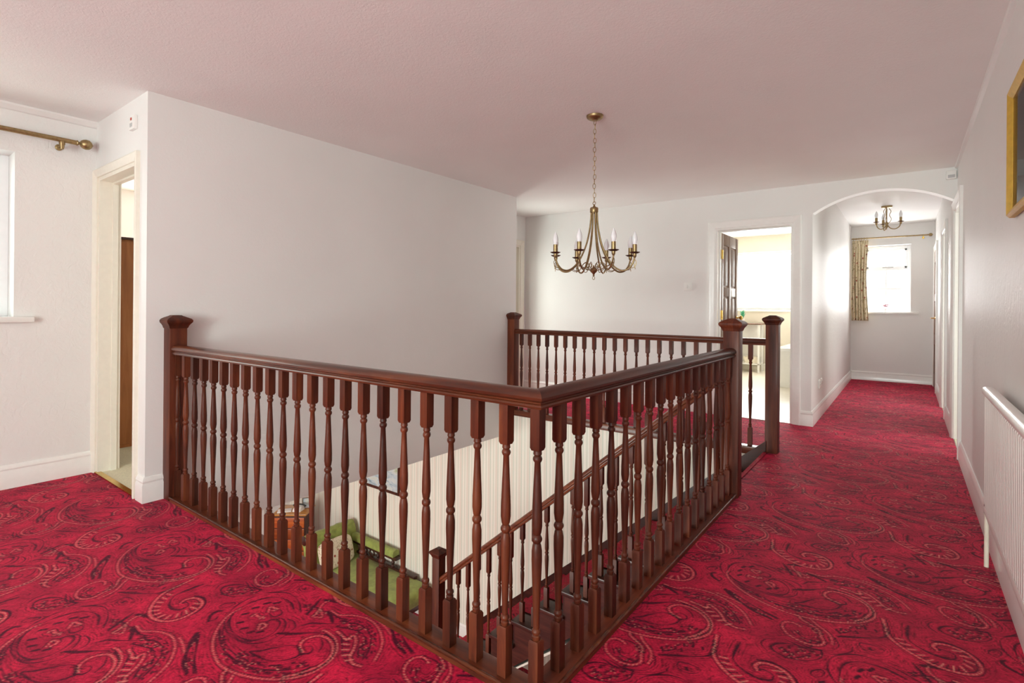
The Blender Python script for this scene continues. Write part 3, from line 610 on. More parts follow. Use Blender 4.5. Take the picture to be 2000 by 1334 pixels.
def newel(root, x, y, z0, zt, mat='mahog', hw=.045):
    m = MB(); m.box(x - hw, x + hw, y - hw, y + hw, z0, zt - .055)
    p = m.build('newel_post', M[mat], root, bevel=.004)
    sq = lambda h_, z: [(x - h_, y - h_, z), (x + h_, y - h_, z), (x + h_, y + h_, z), (x - h_, y + h_, z)]
    c = MB(); c.loft([sq(hw + .001, zt - .075), sq(hw + .004, zt - .07), sq(hw + .006, zt - .062), sq(hw + .013, zt - .050), sq(hw + .020, zt - .042), sq(hw + .022, zt - .036), sq(hw + .022, zt - .028), sq(hw + .015, zt - .020), sq(hw * .62, zt - .004), sq(hw * .5, zt), sq(.002, zt)])
    c.build('newel_cap', M[mat], p, smooth=30); return p
def rail(root, p0, p1, mat, m0=0, m1=0):
    """level handrail from p0 to p1; m0/m1 = mitre at each end (+1: longer on the left-hand side)"""
    p0, p1 = Vector((*p0, 0)), Vector((*p1, 0)); d = (p1 - p0).normalized(); nl = Vector((d.y, -d.x, 0))   # right-hand side
    a = [p0 + nl * o - d * (o * m0) + Vector((0, 0, z)) for o, z in RAILF]; bb = [p1 + nl * o + d * (o * m1) + Vector((0, 0, z)) for o, z in RAILF]
    return MB().loft([a, bb]).build('handrail', M[mat], root, smooth=32)
BX, BY, FY = -.84, 1.24, 4.495
g = empty('balustrade', (BX, BY, 0)); T(g, 'L-shaped mahogany balustrade turning the near corner of the stairwell', 'balustrade')
gi = (-BX, -BY)
g.location = (0, 0, 0)
rail(g, (-3.335, BY), (BX, BY), 'mahog_x', 0, 1); rail(g, (BX, BY), (BX, 3.275), 'mahog_y', 1, 0)
def base_rail(root, x0, x1, y0, y1, mat, zt=.022, zb=-.06):
    return box('base_rail', x0, x1, y0, y1, zb, zt, M[mat], root, bevel=.006)
base_rail(g, -3.33, -.797, 1.2, 1.285, 'mahog_x'); base_rail(g, -.882, -.797, 1.286, 3.27, 'mahog_y')
MB().tube([(-3.33, 1.2035, .020), (-.7985, 1.2035, .020)], .0065, 8).build('edge_bead', M['mahog_x'], g, smooth=50)
MB().tube([(-.8005, 1.2035, .020), (-.8005, 3.27, .020)], .0065, 8).build('edge_bead', M['mahog_x'], g, smooth=50)
newel(g, -3.374, 1.243, 0, 1.055); newel(g, -.835, 3.315, -.30, 1.06)
for i in range(23): inst(B_LAND, 'baluster', g, (BX - i * .1132 if i else BX, BY, .02))
for i in range(1, 18): inst(B_LAND, 'baluster', g, (BX, BY + i * .1172, .02))
g2 = empty('balustrade'); T(g2, 'straight mahogany balustrade along the far landing before the back wall', 'balustrade')
rail(g2, (-3.335, FY), (-.88, FY), 'mahog_x'); base_rail(g2, -3.33, -.88, FY - .045, FY + .04, 'mahog_x', .026, -.035)
newel(g2, -3.374, FY, -.02, 1.06); newel(g2, -.835, FY, -.30, 1.07)
for i in range(22): inst(B_LAND, 'baluster', g2, (-3.262 + i * .1079, FY, .022))

# ================================================================== STAIRS
RI, GO, X0 = .19, .225, -.86
st = empty('staircase'); T(st, 'dark wooden flight with red carpet runner descending along the striped wall', 'staircase')
sw = 3.268
for k in range(1, 14):
    zf = -RI * k; xf = X0 - GO * k
    box('tread', xf - .02, xf + GO + .0, sw, 4.44, zf - .03, zf, M['mahog_dk'], st, bevel=.006)
    box('riser', xf + GO - .016, xf + GO, 3.30, 4.44, zf, zf + RI - .03, M['mahog_dk'], st)
box('riser', xf - .016, xf, 3.30, 4.44, LOW, zf - .03, M['mahog_dk'], st)
# near string, cut to the steps, and wall string
def saw(y0, y1, drop):
    up, lowr = [], []
    for k in range(1, 14):
        zf = -RI * k; xf = X0 - GO * k; up += [(xf + GO, zf - .03), (xf, zf - .03)]
    lw = [(X0 - GO * 13, -RI * 14), (X0, -RI * .5 - drop)] if False else [(X0 - GO * 13, LOW), (X0 - GO * 12.2, LOW), (X0, -RI - drop)]
    poly = up + lw
    a = [(x, y0, z) for x, z in poly]; bb = [(x, y1, z) for x, z in poly]; return MB().loft([a, bb])
saw(3.295, 3.335, .20).build('cut_string', M['mahog_dk'], st)
sl = RI / GO
zq = lambda x, o: (x - X0) * sl + o
MB().loft([[(x, y, z) for x, z in ((-.87, zq(-.87, .10)), (-3.80, zq(-3.80, .10)), (-3.80, LOW), (-3.4, LOW), (-.87, -.42))] for y in (4.44, 4.465)]).build('wall_string', M['mahog_dk'], st)
pts = []; 
for k in range(1, 14):
    zf = -RI * k; xf = X0 - GO * k; pts += [(xf + GO - .022, zf + RI - .035), (xf + GO - .022, zf + .008), (xf - .026, zf + .008), (xf - .028, zf - .034)]
pts = [(X0 + .0, .006), (X0 - .026, .006)] + pts + [(xf - .022, -RI * 13 - .034), (xf - .022, LOW + .005)]
MB().loft([[(x, 3.42, z) for x, z in pts], [(x, 4.435, z) for x, z in pts]], closed=False).build('carpet_runner', M['runner'], st)
# soffit under the flight
MB().loft([[(X0, y, -.50), (X0, y, -.46), (X0 - GO * 12, y, LOW + .04), (X0 - GO * 12 - .05, y, LOW)] for y in (3.335, 4.44)]).build('soffit', M['cream'], st)
sb = empty('balustrade'); T(sb, 'sloping mahogany stair balustrade going down to a square lower newel post', 'balustrade')
SY = 3.315
zr = lambda x: (x - X0) * sl + .77
a = [(-.88, SY + o, zr(-.88) + (z - .885) / math.cos(math.atan(sl))) for o, z in RAILF]; bb = [(-3.25, SY + o, zr(-3.25) + (z - .885) / math.cos(math.atan(sl))) for o, z in RAILF]
MB().loft([a, bb]).build('handrail', M['mahog_x'], sb, smooth=32)
newel(sb, -3.29, SY, LOW, -1.02, 'mahog', .042)
BA = baluster_mesh('baluster', .765, .13); BB = baluster_mesh('baluster', .86, .21)
for k in range(1, 11):
    xf = X0 - GO * k
    inst(BA, 'baluster', sb, (xf + .055, SY, -RI * k)); inst(BB, 'baluster', sb, (xf + .1675, SY, -RI * k))

# ================================================================== LIGHT FITTINGS
def candle(root, x, y, z, s=1.0):
    pan = MB().lathe([(.006, z - .004 * s), (.02 * s, z - .002), (.031 * s, z + .004), (.032 * s, z + .006), (.02 * s, z + .003), (0, z + .002)], 16, (x, y, 0)).build('drip_pan', M['brass_dk'], root, smooth=40)
    MB().lathe([(.004, z - .03 * s), (.011 * s, z - .02 * s), (.012 * s, z - .004), (0, z - .003)], 12, (x, y, 0)).build('cup', M['brass'], pan, smooth=40)
    MB().lathe([(.0135 * s, z), (.0135 * s, z + .052 * s), (0, z + .052 * s)], 14, (x, y, 0)).build('candle_sleeve', M['brass'], root, smooth=40)
    zb = z + .052 * s
    MB().lathe([(.012 * s, zb - .002), (.0155 * s, zb + .014 * s), (.0175 * s, zb + .026 * s), (.0165 * s, zb + .038 * s), (.012 * s, zb + .055 * s), (.006 * s, zb + .070 * s), (.001, zb + .080 * s)], 14, (x, y, 0)).build('candle_bulb', M['bulb'], root, smooth=60)
cx, cy = -1.567, 2.921
ch_ = empty('chandelier'); T(ch_, 'antique brass eight-arm candle chandelier hanging on a chain over the stairwell', 'chandelier')
MB().lathe([(0, H - .03), (.018, H - .03), (.024, H - .024), (.040, H - .022), (.050, H - .014), (.053, H - .004), (.053, H)], 28, (cx, cy, 0)).build('ceiling_rose', M['brass'], ch_, smooth=40)
lk = MB().ring((0, 0, 0), .0085, .0019, ((1, 0, 0), (0, 0, 1)), 14, 6, 1.0, 1.95).build('chain_link', M['brass'], ch_, smooth=60)
zl = H - .042; i = 0
lk.location = (cx, cy, zl)
while zl - .0285 > 1.765:
    zl -= .0285; i += 1; inst(lk, 'chain_link', ch_, (cx + .0015 * math.sin(i * 1.7), cy, zl), (0, 0, PI / 2 * (i % 2) + .5 + .12 * math.sin(i * 2.3)))
MB().lathe([(.004, 1.765), (.006, 1.755), (.010, 1.748), (.022, 1.745), (.026, 1.740), (.026, 1.715), (.022, 1.710), (0, 1.710)], 20, (cx, cy, 0)).build('collar', M['brass'], ch_, smooth=40)
MB().ring((cx, cy, 1.772), .010, .002, ((1, 0, 0), (0, 0, 1))).build('hook', M['brass'], ch_, smooth=60)
ac = math.atan2(-cy, -cx)      # direction towards the viewer's side of the well
for k in range(8):
    a = ac + PI / 8 + .06 + k * PI / 4; ca, sa = math.cos(a), math.sin(a)
    P = lambda r, z, t=0: (cx + ca * r - sa * t, cy + sa * r + ca * t, z)
    arm = MB().tube(cr([P(.019, 1.715), P(.022, 1.66), P(.032, 1.59), P(.052, 1.51), P(.085, 1.435), P(.125, 1.378), P(.170, 1.348), P(.212, 1.352), P(.242, 1.382), P(.256, 1.42), P(.258, 1.448)], 6), .0052, 8).build('arm', M['brass'], ch_, smooth=60)
    MB().tube(cr([P(.150, 1.358), P(.122, 1.346), P(.095, 1.352), P(.082, 1.376), P(.060, 1.398), P(.040, 1.396), P(.030, 1.380), P(.040, 1.368), P(.052, 1.374)], 6), .0022, 6).build('scroll', M['brass'], arm, smooth=60)
    MB().tube(cr([P(.225, 1.36), P(.255, 1.365), P(.268, 1.392), P(.258, 1.41), P(.248, 1.398), P(.256, 1.38), P(.262, 1.352)], 6), .0022, 6).build('scroll', M['brass'], arm, smooth=60)
    MB().tube(cr([P(.110, 1.388), P(.075, 1.372), P(.040, 1.356), P(.016, 1.352)], 5), .0022, 6).build('stay', M['brass'], arm, smooth=60)
    candle(ch_, P(.258, 0)[0], P(.258, 0)[1], 1.450)
MB().lathe([(.002, 1.385), (.006, 1.375), (.009, 1.368), (.020, 1.362), (.024, 1.352), (.020, 1.342), (.010, 1.334), (.005, 1.326), (.007, 1.320), (.002, 1.314)], 16, (cx, cy, 0)).build('finial', M['brass'], ch_, smooth=40)
MB().ring((cx, cy, 1.304), .007, .002, (tuple(_r), (0, 0, 1)), 14, 6, 1, 1.5).build('finial_ring', M['brass'], ch_, smooth=60)
# three-arm fitting in the corridor
lx, ly = -.215, 8.25
lf_ = empty('ceiling_light'); T(lf_, 'small antique brass three-arm candle light on the corridor ceiling', 'ceiling light')
MB().lathe([(0, HC - .03), (.02, HC - .03), (.055, HC - .02), (.06, HC - .008), (.06, HC)], 24, (lx, ly, 0)).build('ceiling_plate', M['brass'], lf_, smooth=40)
MB().lathe([(.006, HC - .03), (.006, HC - .20), (.012, HC - .205), (.02, HC - .225), (.012, HC - .25), (.016, HC - .265), (.006, HC - .285), (.002, HC - .305)], 14, (lx, ly, 0)).build('stem', M['brass'], lf_, smooth=40)
for k in range(3):
    a = -.25 + k * 2 * PI / 3; P = lambda r, z: (lx + math.cos(a) * r, ly + math.sin(a) * r, z)
    arm = MB().tube(cr([P(.01, HC - .245), P(.04, HC - .285), P(.09, HC - .30), P(.135, HC - .275), P(.15, HC - .225)], 7), .006, 8).build('arm', M['brass'], lf_, smooth=60)
    MB().tube(cr([P(.02, HC - .03), P(.045, HC - .07), P(.03, HC - .12), P(.05, HC - .17), P(.03, HC - .21), P(.01, HC - .22)], 6), .004, 6).build('scroll', M['brass'], lf_, smooth=60)
    candle(lf_, P(.15, 0)[0], P(.15, 0)[1], HC - .215, 1.1)
# ================================================================== RADIATOR, PICTURES, FITTINGS ON THE WALLS
rd = empty('radiator'); T(rd, 'white ribbed panel radiator on the right wall under the gilt picture', 'radiator')
y0, y1, xf, xb_, z0, z1 = 1.25, 3.03, .268, .300, .265, .775
nn = int((y1 - y0) / .0335); loop = []
for i in range(nn):
    ya = y0 + (y1 - y0) * i / nn; w = (y1 - y0) / nn
    loop += [(ya, xf + .010), (ya + w * .16, xf + .002), (ya + w * .3, xf), (ya + w * .62, xf), (ya + w * .78, xf + .002), (ya + w * .9, xf + .010)]
loop += [(y1, xf + .010)]
def rl(z, push): return [(min(x + push, xb_ - .004), y, z) for y, x in loop] + [(xb_, y1, z), (xb_, y0, z)]
MB().loft([rl(z0, .012), rl(z0 + .012, .006), rl(z0 + .03, 0), rl(z1 - .03, 0), rl(z1 - .012, .006), rl(z1, .012)]).build('panel', M['rad'], rd, smooth=40)
pf = [(xf - .006, z1 - .012), (xf - .008, z1 - .002), (xf - .004, z1 + .012), (xf + .008, z1 + .018), (xf + .022, z1 + .017), (xf + .036, z1 + .010), (xf + .038, z1 - .012)]
MB().loft([[(x, y0 - .005, z) for x, z in pf], [(x, y1 + .006, z) for x, z in pf]]).build('top_cap', M['rad'], rd, smooth=50)
pf = [(xf + .002, z0 - .012), (xf - .001, z0 + .002), (xf + .004, z0 + .014), (xf + .028, z0 + .014), (xf + .03, z0 - .012)]
MB().loft([[(x, y0, z) for x, z in pf], [(x, y1, z) for x, z in pf]]).build('bottom_rail', M['rad'], rd, smooth=40)
for y in (y0 + .25, y1 - .25): box('bracket', xb_ - .002, XR - .001, y, y + .03, z0 + .05, z1 - .05, M['rad'], rd)
vp = MB().tube([(xf + .016, y1 - .002, z0 + .02), (xf + .016, y1 + .03, z0 + .02), (xf + .016, y1 + .045, z0 + .008), (xf + .016, y1 + .048, z0 - .03)], .010, 10)
vp.build('valve', M['chrome'], rd, smooth=50)
MB().tube([(xf + .016, y1 + .048, z0 - .02), (xf + .016, y1 + .048, .001)], .0085, 10).build('pipe', M['pipe'], rd, smooth=50)
pc = empty('framed_picture'); T(pc, 'gilt framed picture hanging high on the right wall above the radiator', 'picture')
ya, yb_, za, zb_ = 1.95, 2.745, 1.475, 1.955; fwid = .034
def frame4(root, ax, c, a0, a1, z0, z1, w, t, mat, name='frame'):
    m = MB()
    prof = [(0, 0), (0, t * .6), (w * .25, t), (w * .6, t * .8), (w, t * .45), (w, 0)]
    L = []
    for p, q in prof: L.append([(a0 + p, z0 + p, q), (a1 - p, z0 + p, q), (a1 - p, z1 - p, q), (a0 + p, z1 - p, q)])
    L.append(L[0])
    loops = [[((c - q, a, z) if ax == 'x' else (a, c - q, z)) for a, z, q in l] for l in L]
    return m.loft(loops, True, False).build(name, mat, root, smooth=30)
frame4(pc, 'x', XR - .004, ya, yb_, za, zb_, fwid, .026, M['goldwood'])
box('mount', XR - .010, XR - .004, ya + .03, yb_ - .03, za + .03, zb_ - .03, M['paper'], pc); box('print', XR - .0115, XR - .010, ya + .12, yb_ - .12, za + .11, zb_ - .11, M['print'], pc)
box('glazing', XR - .015, XR - .0125, ya + .03, yb_ - .03, za + .03, zb_ - .03, M['glass'], pc)
def plate(name, label, cat, fn, w, h, nrock=0, group=None):
    pass
sw_ = empty('light_switch'); T(sw_, 'white double light switch on the back wall left of the bathroom door', 'light switch')
box('face_plate', -1.952, -1.866, YB - .011, YB, 1.312, 1.398, M['plastic'], sw_, bevel=.004)
for x in (-1.928, -1.900): box('rocker', x, x + .014, YB - .016, YB - .010, 1.338, 1.372, M['plastic'], sw_, bevel=.002)
for k_, yy in enumerate((6.22, 6.36)):
    so = empty('wall_socket'); T(so, ['white wall socket low on the corridor wall, nearer the arch', 'white wall socket low on the corridor wall, further from the arch'][k_], 'socket', 'corridor wall sockets')
    box('face_plate', XC, XC + .011, yy, yy + .09, .30, .39, M['plastic'], so, bevel=.004)
    for dy, dz in ((.045, .065), (.025, .035), (.065, .035)): box('pin_slot', XC + .0105, XC + .0125, yy + dy - .004, yy + dy + .004, .30 + dz - .008, .30 + dz + .008, M['plastic_gr'], so)
    box('switch', XC + .011, XC + .016, yy + .07, yy + .082, .36, .38, M['plastic'], so)
ms = empty('motion_sensor'); T(ms, 'small white alarm sensor in the corner beside the arch', 'alarm sensor')
MB().box(.255, .322, YB - .035, YB, 2.218, 2.29).build('housing', M['plastic'], ms, bevel=.008); box('lens', .266, .311, YB - .039, YB - .034, 2.226, 2.252, M['plastic_gr'], ms, bevel=.003)
th = empty('wall_sensor'); T(th, 'small white wall unit with a red mark above the bedroom doorway', 'alarm unit')
box('housing', -3.655, -3.575, YL - .02, YL, 2.135, 2.215, M['plastic'], th, bevel=.004)
box('indicator', -3.622, -3.606, YL - .023, YL - .019, 2.188, 2.202, M['red_dot'], th); box('grille', -3.635, -3.60, YL - .0215, YL - .019, 2.15, 2.172, M['plastic_gr'], th)
# ---- curtain poles
def finial(m, p, axis, s):
    prof = [(.014, 0), (.018, .006), (.010, .012), (.010, .018), (.020, .024), (.029, .036), (.033, .050), (.030, .066), (.020, .078), (.008, .084), (.003, .087)]
    prof = [(r * (1 if s == 1 else s), z) for r, z in prof]
    return m.lathe([(r, z * s) for r, z in prof], 14, p, axis)
cp = empty('curtain_pole'); T(cp, 'antique brass curtain pole with ball finial above the landing window', 'curtain pole')
px_, pz = XL + .075, 2.145
MB().tube([(px_, -1.3, pz), (px_, .985, pz)], .0145, 12).build('pole', M['brass'], cp, smooth=50); finial(MB(), (px_, .985, pz), 'y', 1).build('finial', M['brass'], cp, smooth=50)
MB().tube([(XL + .004, .915, pz - .035), (px_, .915, pz - .035), (px_, .915, pz - .008)], .006, 8).lathe([(.02, 0), (.02, .006), (.01, .01), (0, .01)], 12, (XL, .915, pz - .035), 'x').lathe([(.009, -.045), (.013, -.03), (.013, -.02), (.016, -.014), (.016, .0), (.012, .008)], 12, (px_, .915, pz - .012)).build('bracket', M['brass'], cp, smooth=45)
cp = empty('curtain_pole'); T(cp, 'thin brass curtain pole with rings above the corridor window', 'curtain pole')
py_, pz = YE - .09, 2.245
MB().tube([(XC + .01, py_, pz), (.235, py_, pz)], .010, 12).build('pole', M['brass'], cp, smooth=50); finial(MB(), (.235, py_, pz), 'x', .75).build('finial', M['brass'], cp, smooth=50)
MB().tube([(.19, YE - .002, pz - .03), (.19, py_, pz - .03), (.19, py_, pz - .006)], .005, 8).lathe([(.016, 0), (.016, -.006), (0, -.006)], 12, (.19, YE, pz - .03), 'y').build('bracket', M['gold'], cp, smooth=45)
for i in range(6): MB().ring((XC + .035 + i * .036, py_, pz - .006), .020, .0028, ((0, 1, 0), (0, 0, 1))).build('ring', M['brass'], cp, smooth=60)
# ---- corridor curtain
nx_, nz_ = 64, 26; v = []; f = []
for j in range(nz_ + 1):
    t = j / nz_; z = 2.215 - t * 1.27; wdt = .215 - .018 * math.sin(t * PI) + .018 * max(0, t - .6)
    for i in range(nx_ + 1):
        s = i / nx_; amp = .022 * (.45 + .55 * min(1, t * 5))
        v.append((XC + .018 + s * wdt + .004 * math.sin(t * 6 + s * 9), py_ + amp * math.sin(s * 2 * PI * 5.5) + .006 * math.sin(s * 23 + t * 4), z))
for j in range(nz_):
    for i in range(nx_): q = j * (nx_ + 1) + i; f.append((q, q + 1, q + nx_ + 2, q + nx_ + 1))
cu = empty('curtain'); T(cu, 'short cream floral curtain drawn to the left of the corridor window', 'curtain')
o = mesh('drape', v, f, M['curtain'], cu, True); md = o.modifiers.new('thickness', 'SOLIDIFY'); md.thickness = .004
m = MB()
for i in range(6): m.tube([(XC + .035 + i * .036, py_ - .016, 2.225), (XC + .035 + i * .036, py_ - .02, 2.17), (XC + .035 + i * .036, py_ - .016, 2.12)], [.004, .009, .005], 8)
m.build('pinch_pleats', M['curtain'], cu, smooth=50)
# ---- ornament on the corridor sill
vz = 1.089
orn = empty('ornament'); T(orn, 'tiny flower ornament standing on the corridor window sill', 'ornament')
MB().lathe([(.02, vz), (.028, vz + .012), (.03, vz + .03), (.018, vz + .05), (.022, vz + .058), (.016, vz + .058), (0, vz + .05)], 14, (-.27, YE + .06, 0)).build('pot', M['ceramic'], orn, smooth=50)
m = MB()
random.seed(4)
for i in range(9):
    a = i * 2.4; r = .016 + .006 * (i % 3); m.add(superbox(-.27 + r * math.cos(a), YE + .06 + r * math.sin(a), vz + .085 + .012 * (i % 3), .014, .014, .011, 1, 8, 6).v, superbox(0, 0, 0, 1, 1, 1, 1, 8, 6).f)
m.build('blossom', M['petal'], orn, smooth=60)

# ================================================================== THE HALL BELOW
# ---- green chaise longue along the striped wall
cl = empty('chaise_longue'); T(cl, 'green velvet chaise longue with buttoned head against the striped wall below', 'chaise longue')
sx0, sx1, sy0, sy1, sz = -6.0, -4.50, 3.84, 4.40, -2.20
loops = []
def rrect(x0, x1, y0, y1, z, r=.08, n=6, tail=0):
    out = []
    for (cx_, cy_, a0) in ((x1 - r, y1 - r, 0), (x0 + r, y1 - r, PI / 2), (x0 + r, y0 + r, PI), (x1 - r, y0 + r, 1.5 * PI)):
        for k in range(n + 1): a = a0 + PI / 2 * k / n; out.append((cx_ + r * math.cos(a), cy_ + r * math.sin(a), z))
    return out
MB().loft([rrect(sx0, sx1, sy0, sy1, sz - .15), rrect(sx0 - .0, sx1 + .012, sy0 - .012, sy1, sz - .10), rrect(sx0, sx1 + .012, sy0 - .012, sy1, sz - .04), rrect(sx0, sx1 - .005, sy0 + .005, sy1, sz - .012), rrect(sx0 + .05, sx1 - .04, sy0 + .04, sy1 - .04, sz + .004), rrect(sx0 + .2, sx1 - .2, sy0 + .16, sy1 - .16, sz + .012)]).build('seat', M['velvet'], cl, smooth=50)
MB().loft([rrect(sx0, sx1 - .01, sy0 + .005, sy1, sz - .215), rrect(sx0, sx1 - .005, sy0, sy1, sz - .15)]).build('seat_frame', M['mahog_dk'], cl, bevel=.004)
for x, y in ((sx0 + .06, sy0 + .06), (sx1 - .08, sy0 + .07), (sx0 + .06, sy1 - .06), (sx1 - .08, sy1 - .06)):
    MB().lathe([(.016, LOW), (.022, LOW + .03), (.016, LOW + .05), (.028, LOW + .10), (.034, LOW + .15), (.022, LOW + .19), (.032, LOW + .21), (.034, LOW + .26)], 12, (x, y, 0)).build('leg', M['mahog_dk'], cl, smooth=45)
# scrolled, buttoned head: profile in x-z swept along y
pf = [(-5.86, sz - .02), (-5.90, sz + .12), (-5.94, sz + .24), (-5.95, sz + .32), (-5.97, sz + .385), (-6.02, sz + .41), (-6.08, sz + .395), (-6.115, sz + .345), (-6.10, sz + .29), (-6.06, sz + .24), (-6.04, sz + .1), (-6.02, sz - .05)]
ny_ = 28; L = []
for j in range(ny_ + 1):
    y = 3.70 + (4.40 - 3.70) * j / ny_; e = 1 if 0 < j < ny_ else .97
    L.append([(-6.0 + (x + 6.0) * e + (.012 * math.cos(y * 2 * PI / .14) * math.cos(i * 1.6) if 1 < i < 7 else 0), y, z) for i, (x, z) in enumerate(pf)])
hd = MB().loft(L).build('head_rest', M['velvet'], cl, smooth=60)
for i, (x, z) in enumerate(((-5.905, sz + .17), (-5.945, sz + .28), (-5.965, sz + .375))):
    for j in range(5):
        y = 3.78 + j * .13 + (.065 if i % 2 else 0)
        if y < 4.36: superbox(x, y, z, .008, .010, .010, 1, 8, 6).build('button', M['velvet'], hd, smooth=60)
MB().lathe([(0, 0), (.05, 0), (.062, -.008), (.05, -.016), (.03, -.02), (0, -.02)], 16, (-6.045, 3.70, sz + .345), 'y').build('scroll_end', M['mahog_dk'], cl, smooth=45)
# low back: padded rail on carved supports
MB().loft([[(x, y, z) for y, z in ((4.33, sz + .17), (4.325, sz + .21), (4.345, sz + .245), (4.39, sz + .255), (4.43, sz + .235), (4.435, sz + .18))] for x in (-5.98, -5.8, -5.4, -5.12, -5.10)]).build('back_rail_pad', M['velvet'], cl, smooth=50)
box('back_rail', -5.98, -5.06, 4.34, 4.43, sz + .135, sz + .172, M['mahog_dk'], cl, bevel=.005); box('back_lower_rail', -5.98, -4.75, 4.36, 4.42, sz - .01, sz + .03, M['mahog_dk'], cl, bevel=.005)
for i, x in enumerate((-5.70, -5.45, -5.16)):
    MB().lathe([(.02, sz + .02), (.028, sz + .035), (.014, sz + .055), (.026, sz + .08), (.014, sz + .105), (.028, sz + .125), (.02, sz + .14)], 10, (x, 4.385, 0)).build('back_support', M['mahog_dk'], cl, smooth=45)
ring = MB().ring((-5.575, 4.385, sz + .08), .042, .010, ((1, 0, 0), (0, 0, 1))).build('back_ornament', M['mahog_dk'], cl, smooth=45)
pl = superbox(0, 0, 0, .07, .235, .17, .42, 28, 16).build('cushion', M['cushion'], smooth=60); pl.location = (-5.80, 4.0, sz + .165); pl.rotation_euler = (0, -.32, .05)
T(pl, 'cream patterned cushion leaning against the head of the green chaise', 'cushion')
# ---- chest of drawers in the hall
ang = math.atan2(.262, .333)
cb = empty('chest_of_drawers', (-6.73, 3.89, LOW), ang); T(cb, 'red-brown chest of drawers with a golden top in the hall below', 'chest of drawers')
cw, cdp, chh = .44, .36, .91
box('carcass', -cw / 2, cw / 2, .012, cdp, .04, chh - .022, M['mahog'], cb, bevel=.004); box('top', -cw / 2 - .012, cw / 2 + .012, -.004, cdp + .005, chh - .022, chh, M['yewtop'], cb, bevel=.006)
box('plinth', -cw / 2 - .006, cw / 2 + .006, .006, cdp, 0, .05, M['mahog'], cb, bevel=.004)
zz_ = [.06, .24, .41, .57, .72, .87]
for i in range(5):
    dr = box('drawer', -cw / 2 + .015, cw / 2 - .015, -.004, .014, zz_[i] + .006, zz_[i + 1] - .006, M['yew'], cb, bevel=.004)
    for x in (-.11, .11): MB().lathe([(.006, 0), (.006, -.012), (.013, -.018), (.012, -.026), (0, -.029)], 10, (x, -.004, (zz_[i] + zz_[i + 1]) / 2), 'y').build('knob', M['gold'], dr, smooth=45)
def on_chest(x, y): q = Matrix.Rotation(ang, 3, 'Z') @ Vector((x, y, 0)); return (-6.73 + q.x, 3.89 + q.y, LOW + chh + .001)
nb = box('paper_pad', -.09, .09, -.06, .06, 0, .012, M['paper'], None, bevel=.002); nb.location = on_chest(-.11, .12); nb.rotation_euler = (0, 0, ang + .3); T(nb, 'flat white paper pad lying on the golden chest top', 'paper')
tel = empty('chest_ornament', on_chest(.07, .15), ang - .2); T(tel, 'small white object with a dark handle on the golden chest top', 'ornament')
MB().loft([rrect(-.06, .06, -.07, .07, 0, .02), rrect(-.055, .055, -.06, .065, .03, .02), rrect(-.05, .05, -.02, .06, .05, .02)]).build('base', M['plastic'], tel, smooth=40)
MB().tube(cr([(-.09, .03, .05), (-.06, .03, .07), (0, .03, .075), (.06, .03, .07), (.09, .03, .05)], 5), [.016] * 3 + [.011] * 15 + [.016] * 3, 10).build('handset', M['black'], tel, smooth=50)
pfm = empty('photo_frame', on_chest(.15, .24), ang + .25); T(pfm, 'small silver photo frame standing at the back of the chest', 'photo frame')
frame4(pfm, 'y', 0, -.06, .06, 0, .15, .014, .01, M['chrome']); box('photo', -.05, .05, -.002, .002, .01, .14, M['print'], pfm); MB().tube([(0, .002, .10), (0, .05, .003)], .004, 6).build('strut', M['chrome'], pfm)
# ---- white panelled front door, bright at the far wall of the hall
fd = empty('door_7', (-7.7, 3.18, LOW), PI / 2); S(fd, 'white door in the far wall of the hall below', 'door'); casing(fd, .80, 1.98, .06, M['gloss'], .07, False)
lf = empty('door_leaf', (.026, -.012, .01), 0, fd); panelled_leaf(lf, .748, 1.945, M['gloss'], [(.20, .62), (.76, 1.24), (1.34, 1.80)])
# ---- picture on the striped wall
hp = empty('framed_picture'); T(hp, 'dark framed landscape hanging on the striped wall above the chaise', 'picture')
frame4(hp, 'y', 4.463, -5.84, -5.13, -1.30, -.80, .035, .03, M['mahog']); box('mount', -5.81, -5.16, 4.452, 4.462, -1.27, -.83, M['paper'], hp); box('print', -5.80, -5.17, 4.448, 4.452, -1.262, -.84, M['print'], hp)

# ================================================================== BEDROOM AND BATHROOM GLIMPSES
wd = empty('wardrobe'); T(wd, 'orange-brown wooden wardrobe just inside the bedroom doorway', 'wardrobe')
box('carcass', -5.40, -4.835, 1.26, 2.35, .0, 1.615, M['orange'], wd, bevel=.004)
for y0, y1 in ((1.27, 1.80), (1.81, 2.34)):
    dd = box('door', -4.836, -4.818, y0, y1, .03, 1.60, M['orange'], wd, bevel=.003)
    MB().lathe([(.008, 0), (.008, .012), (.014, .018), (0, .026)], 10, (-4.818, y1 - .05 if y0 < 1.5 else y0 + .05, .9), 'x').build('knob', M['gold'], dd, smooth=45)
box('top', -5.41, -4.812, 1.255, 2.36, 1.615, 1.632, M['mahog_dk'], wd, bevel=.003)
pr = MB().loft([[(-6.599, y, 1.74), (-6.575, y, 1.745), (-6.57, y, 1.765), (-6.599, y, 1.775)] for y in (1.24, 2.05)]).build('picture_rail', M['orange']); T(pr, 'thin orange wooden rail on the bedroom wall above the wardrobe', 'picture rail')
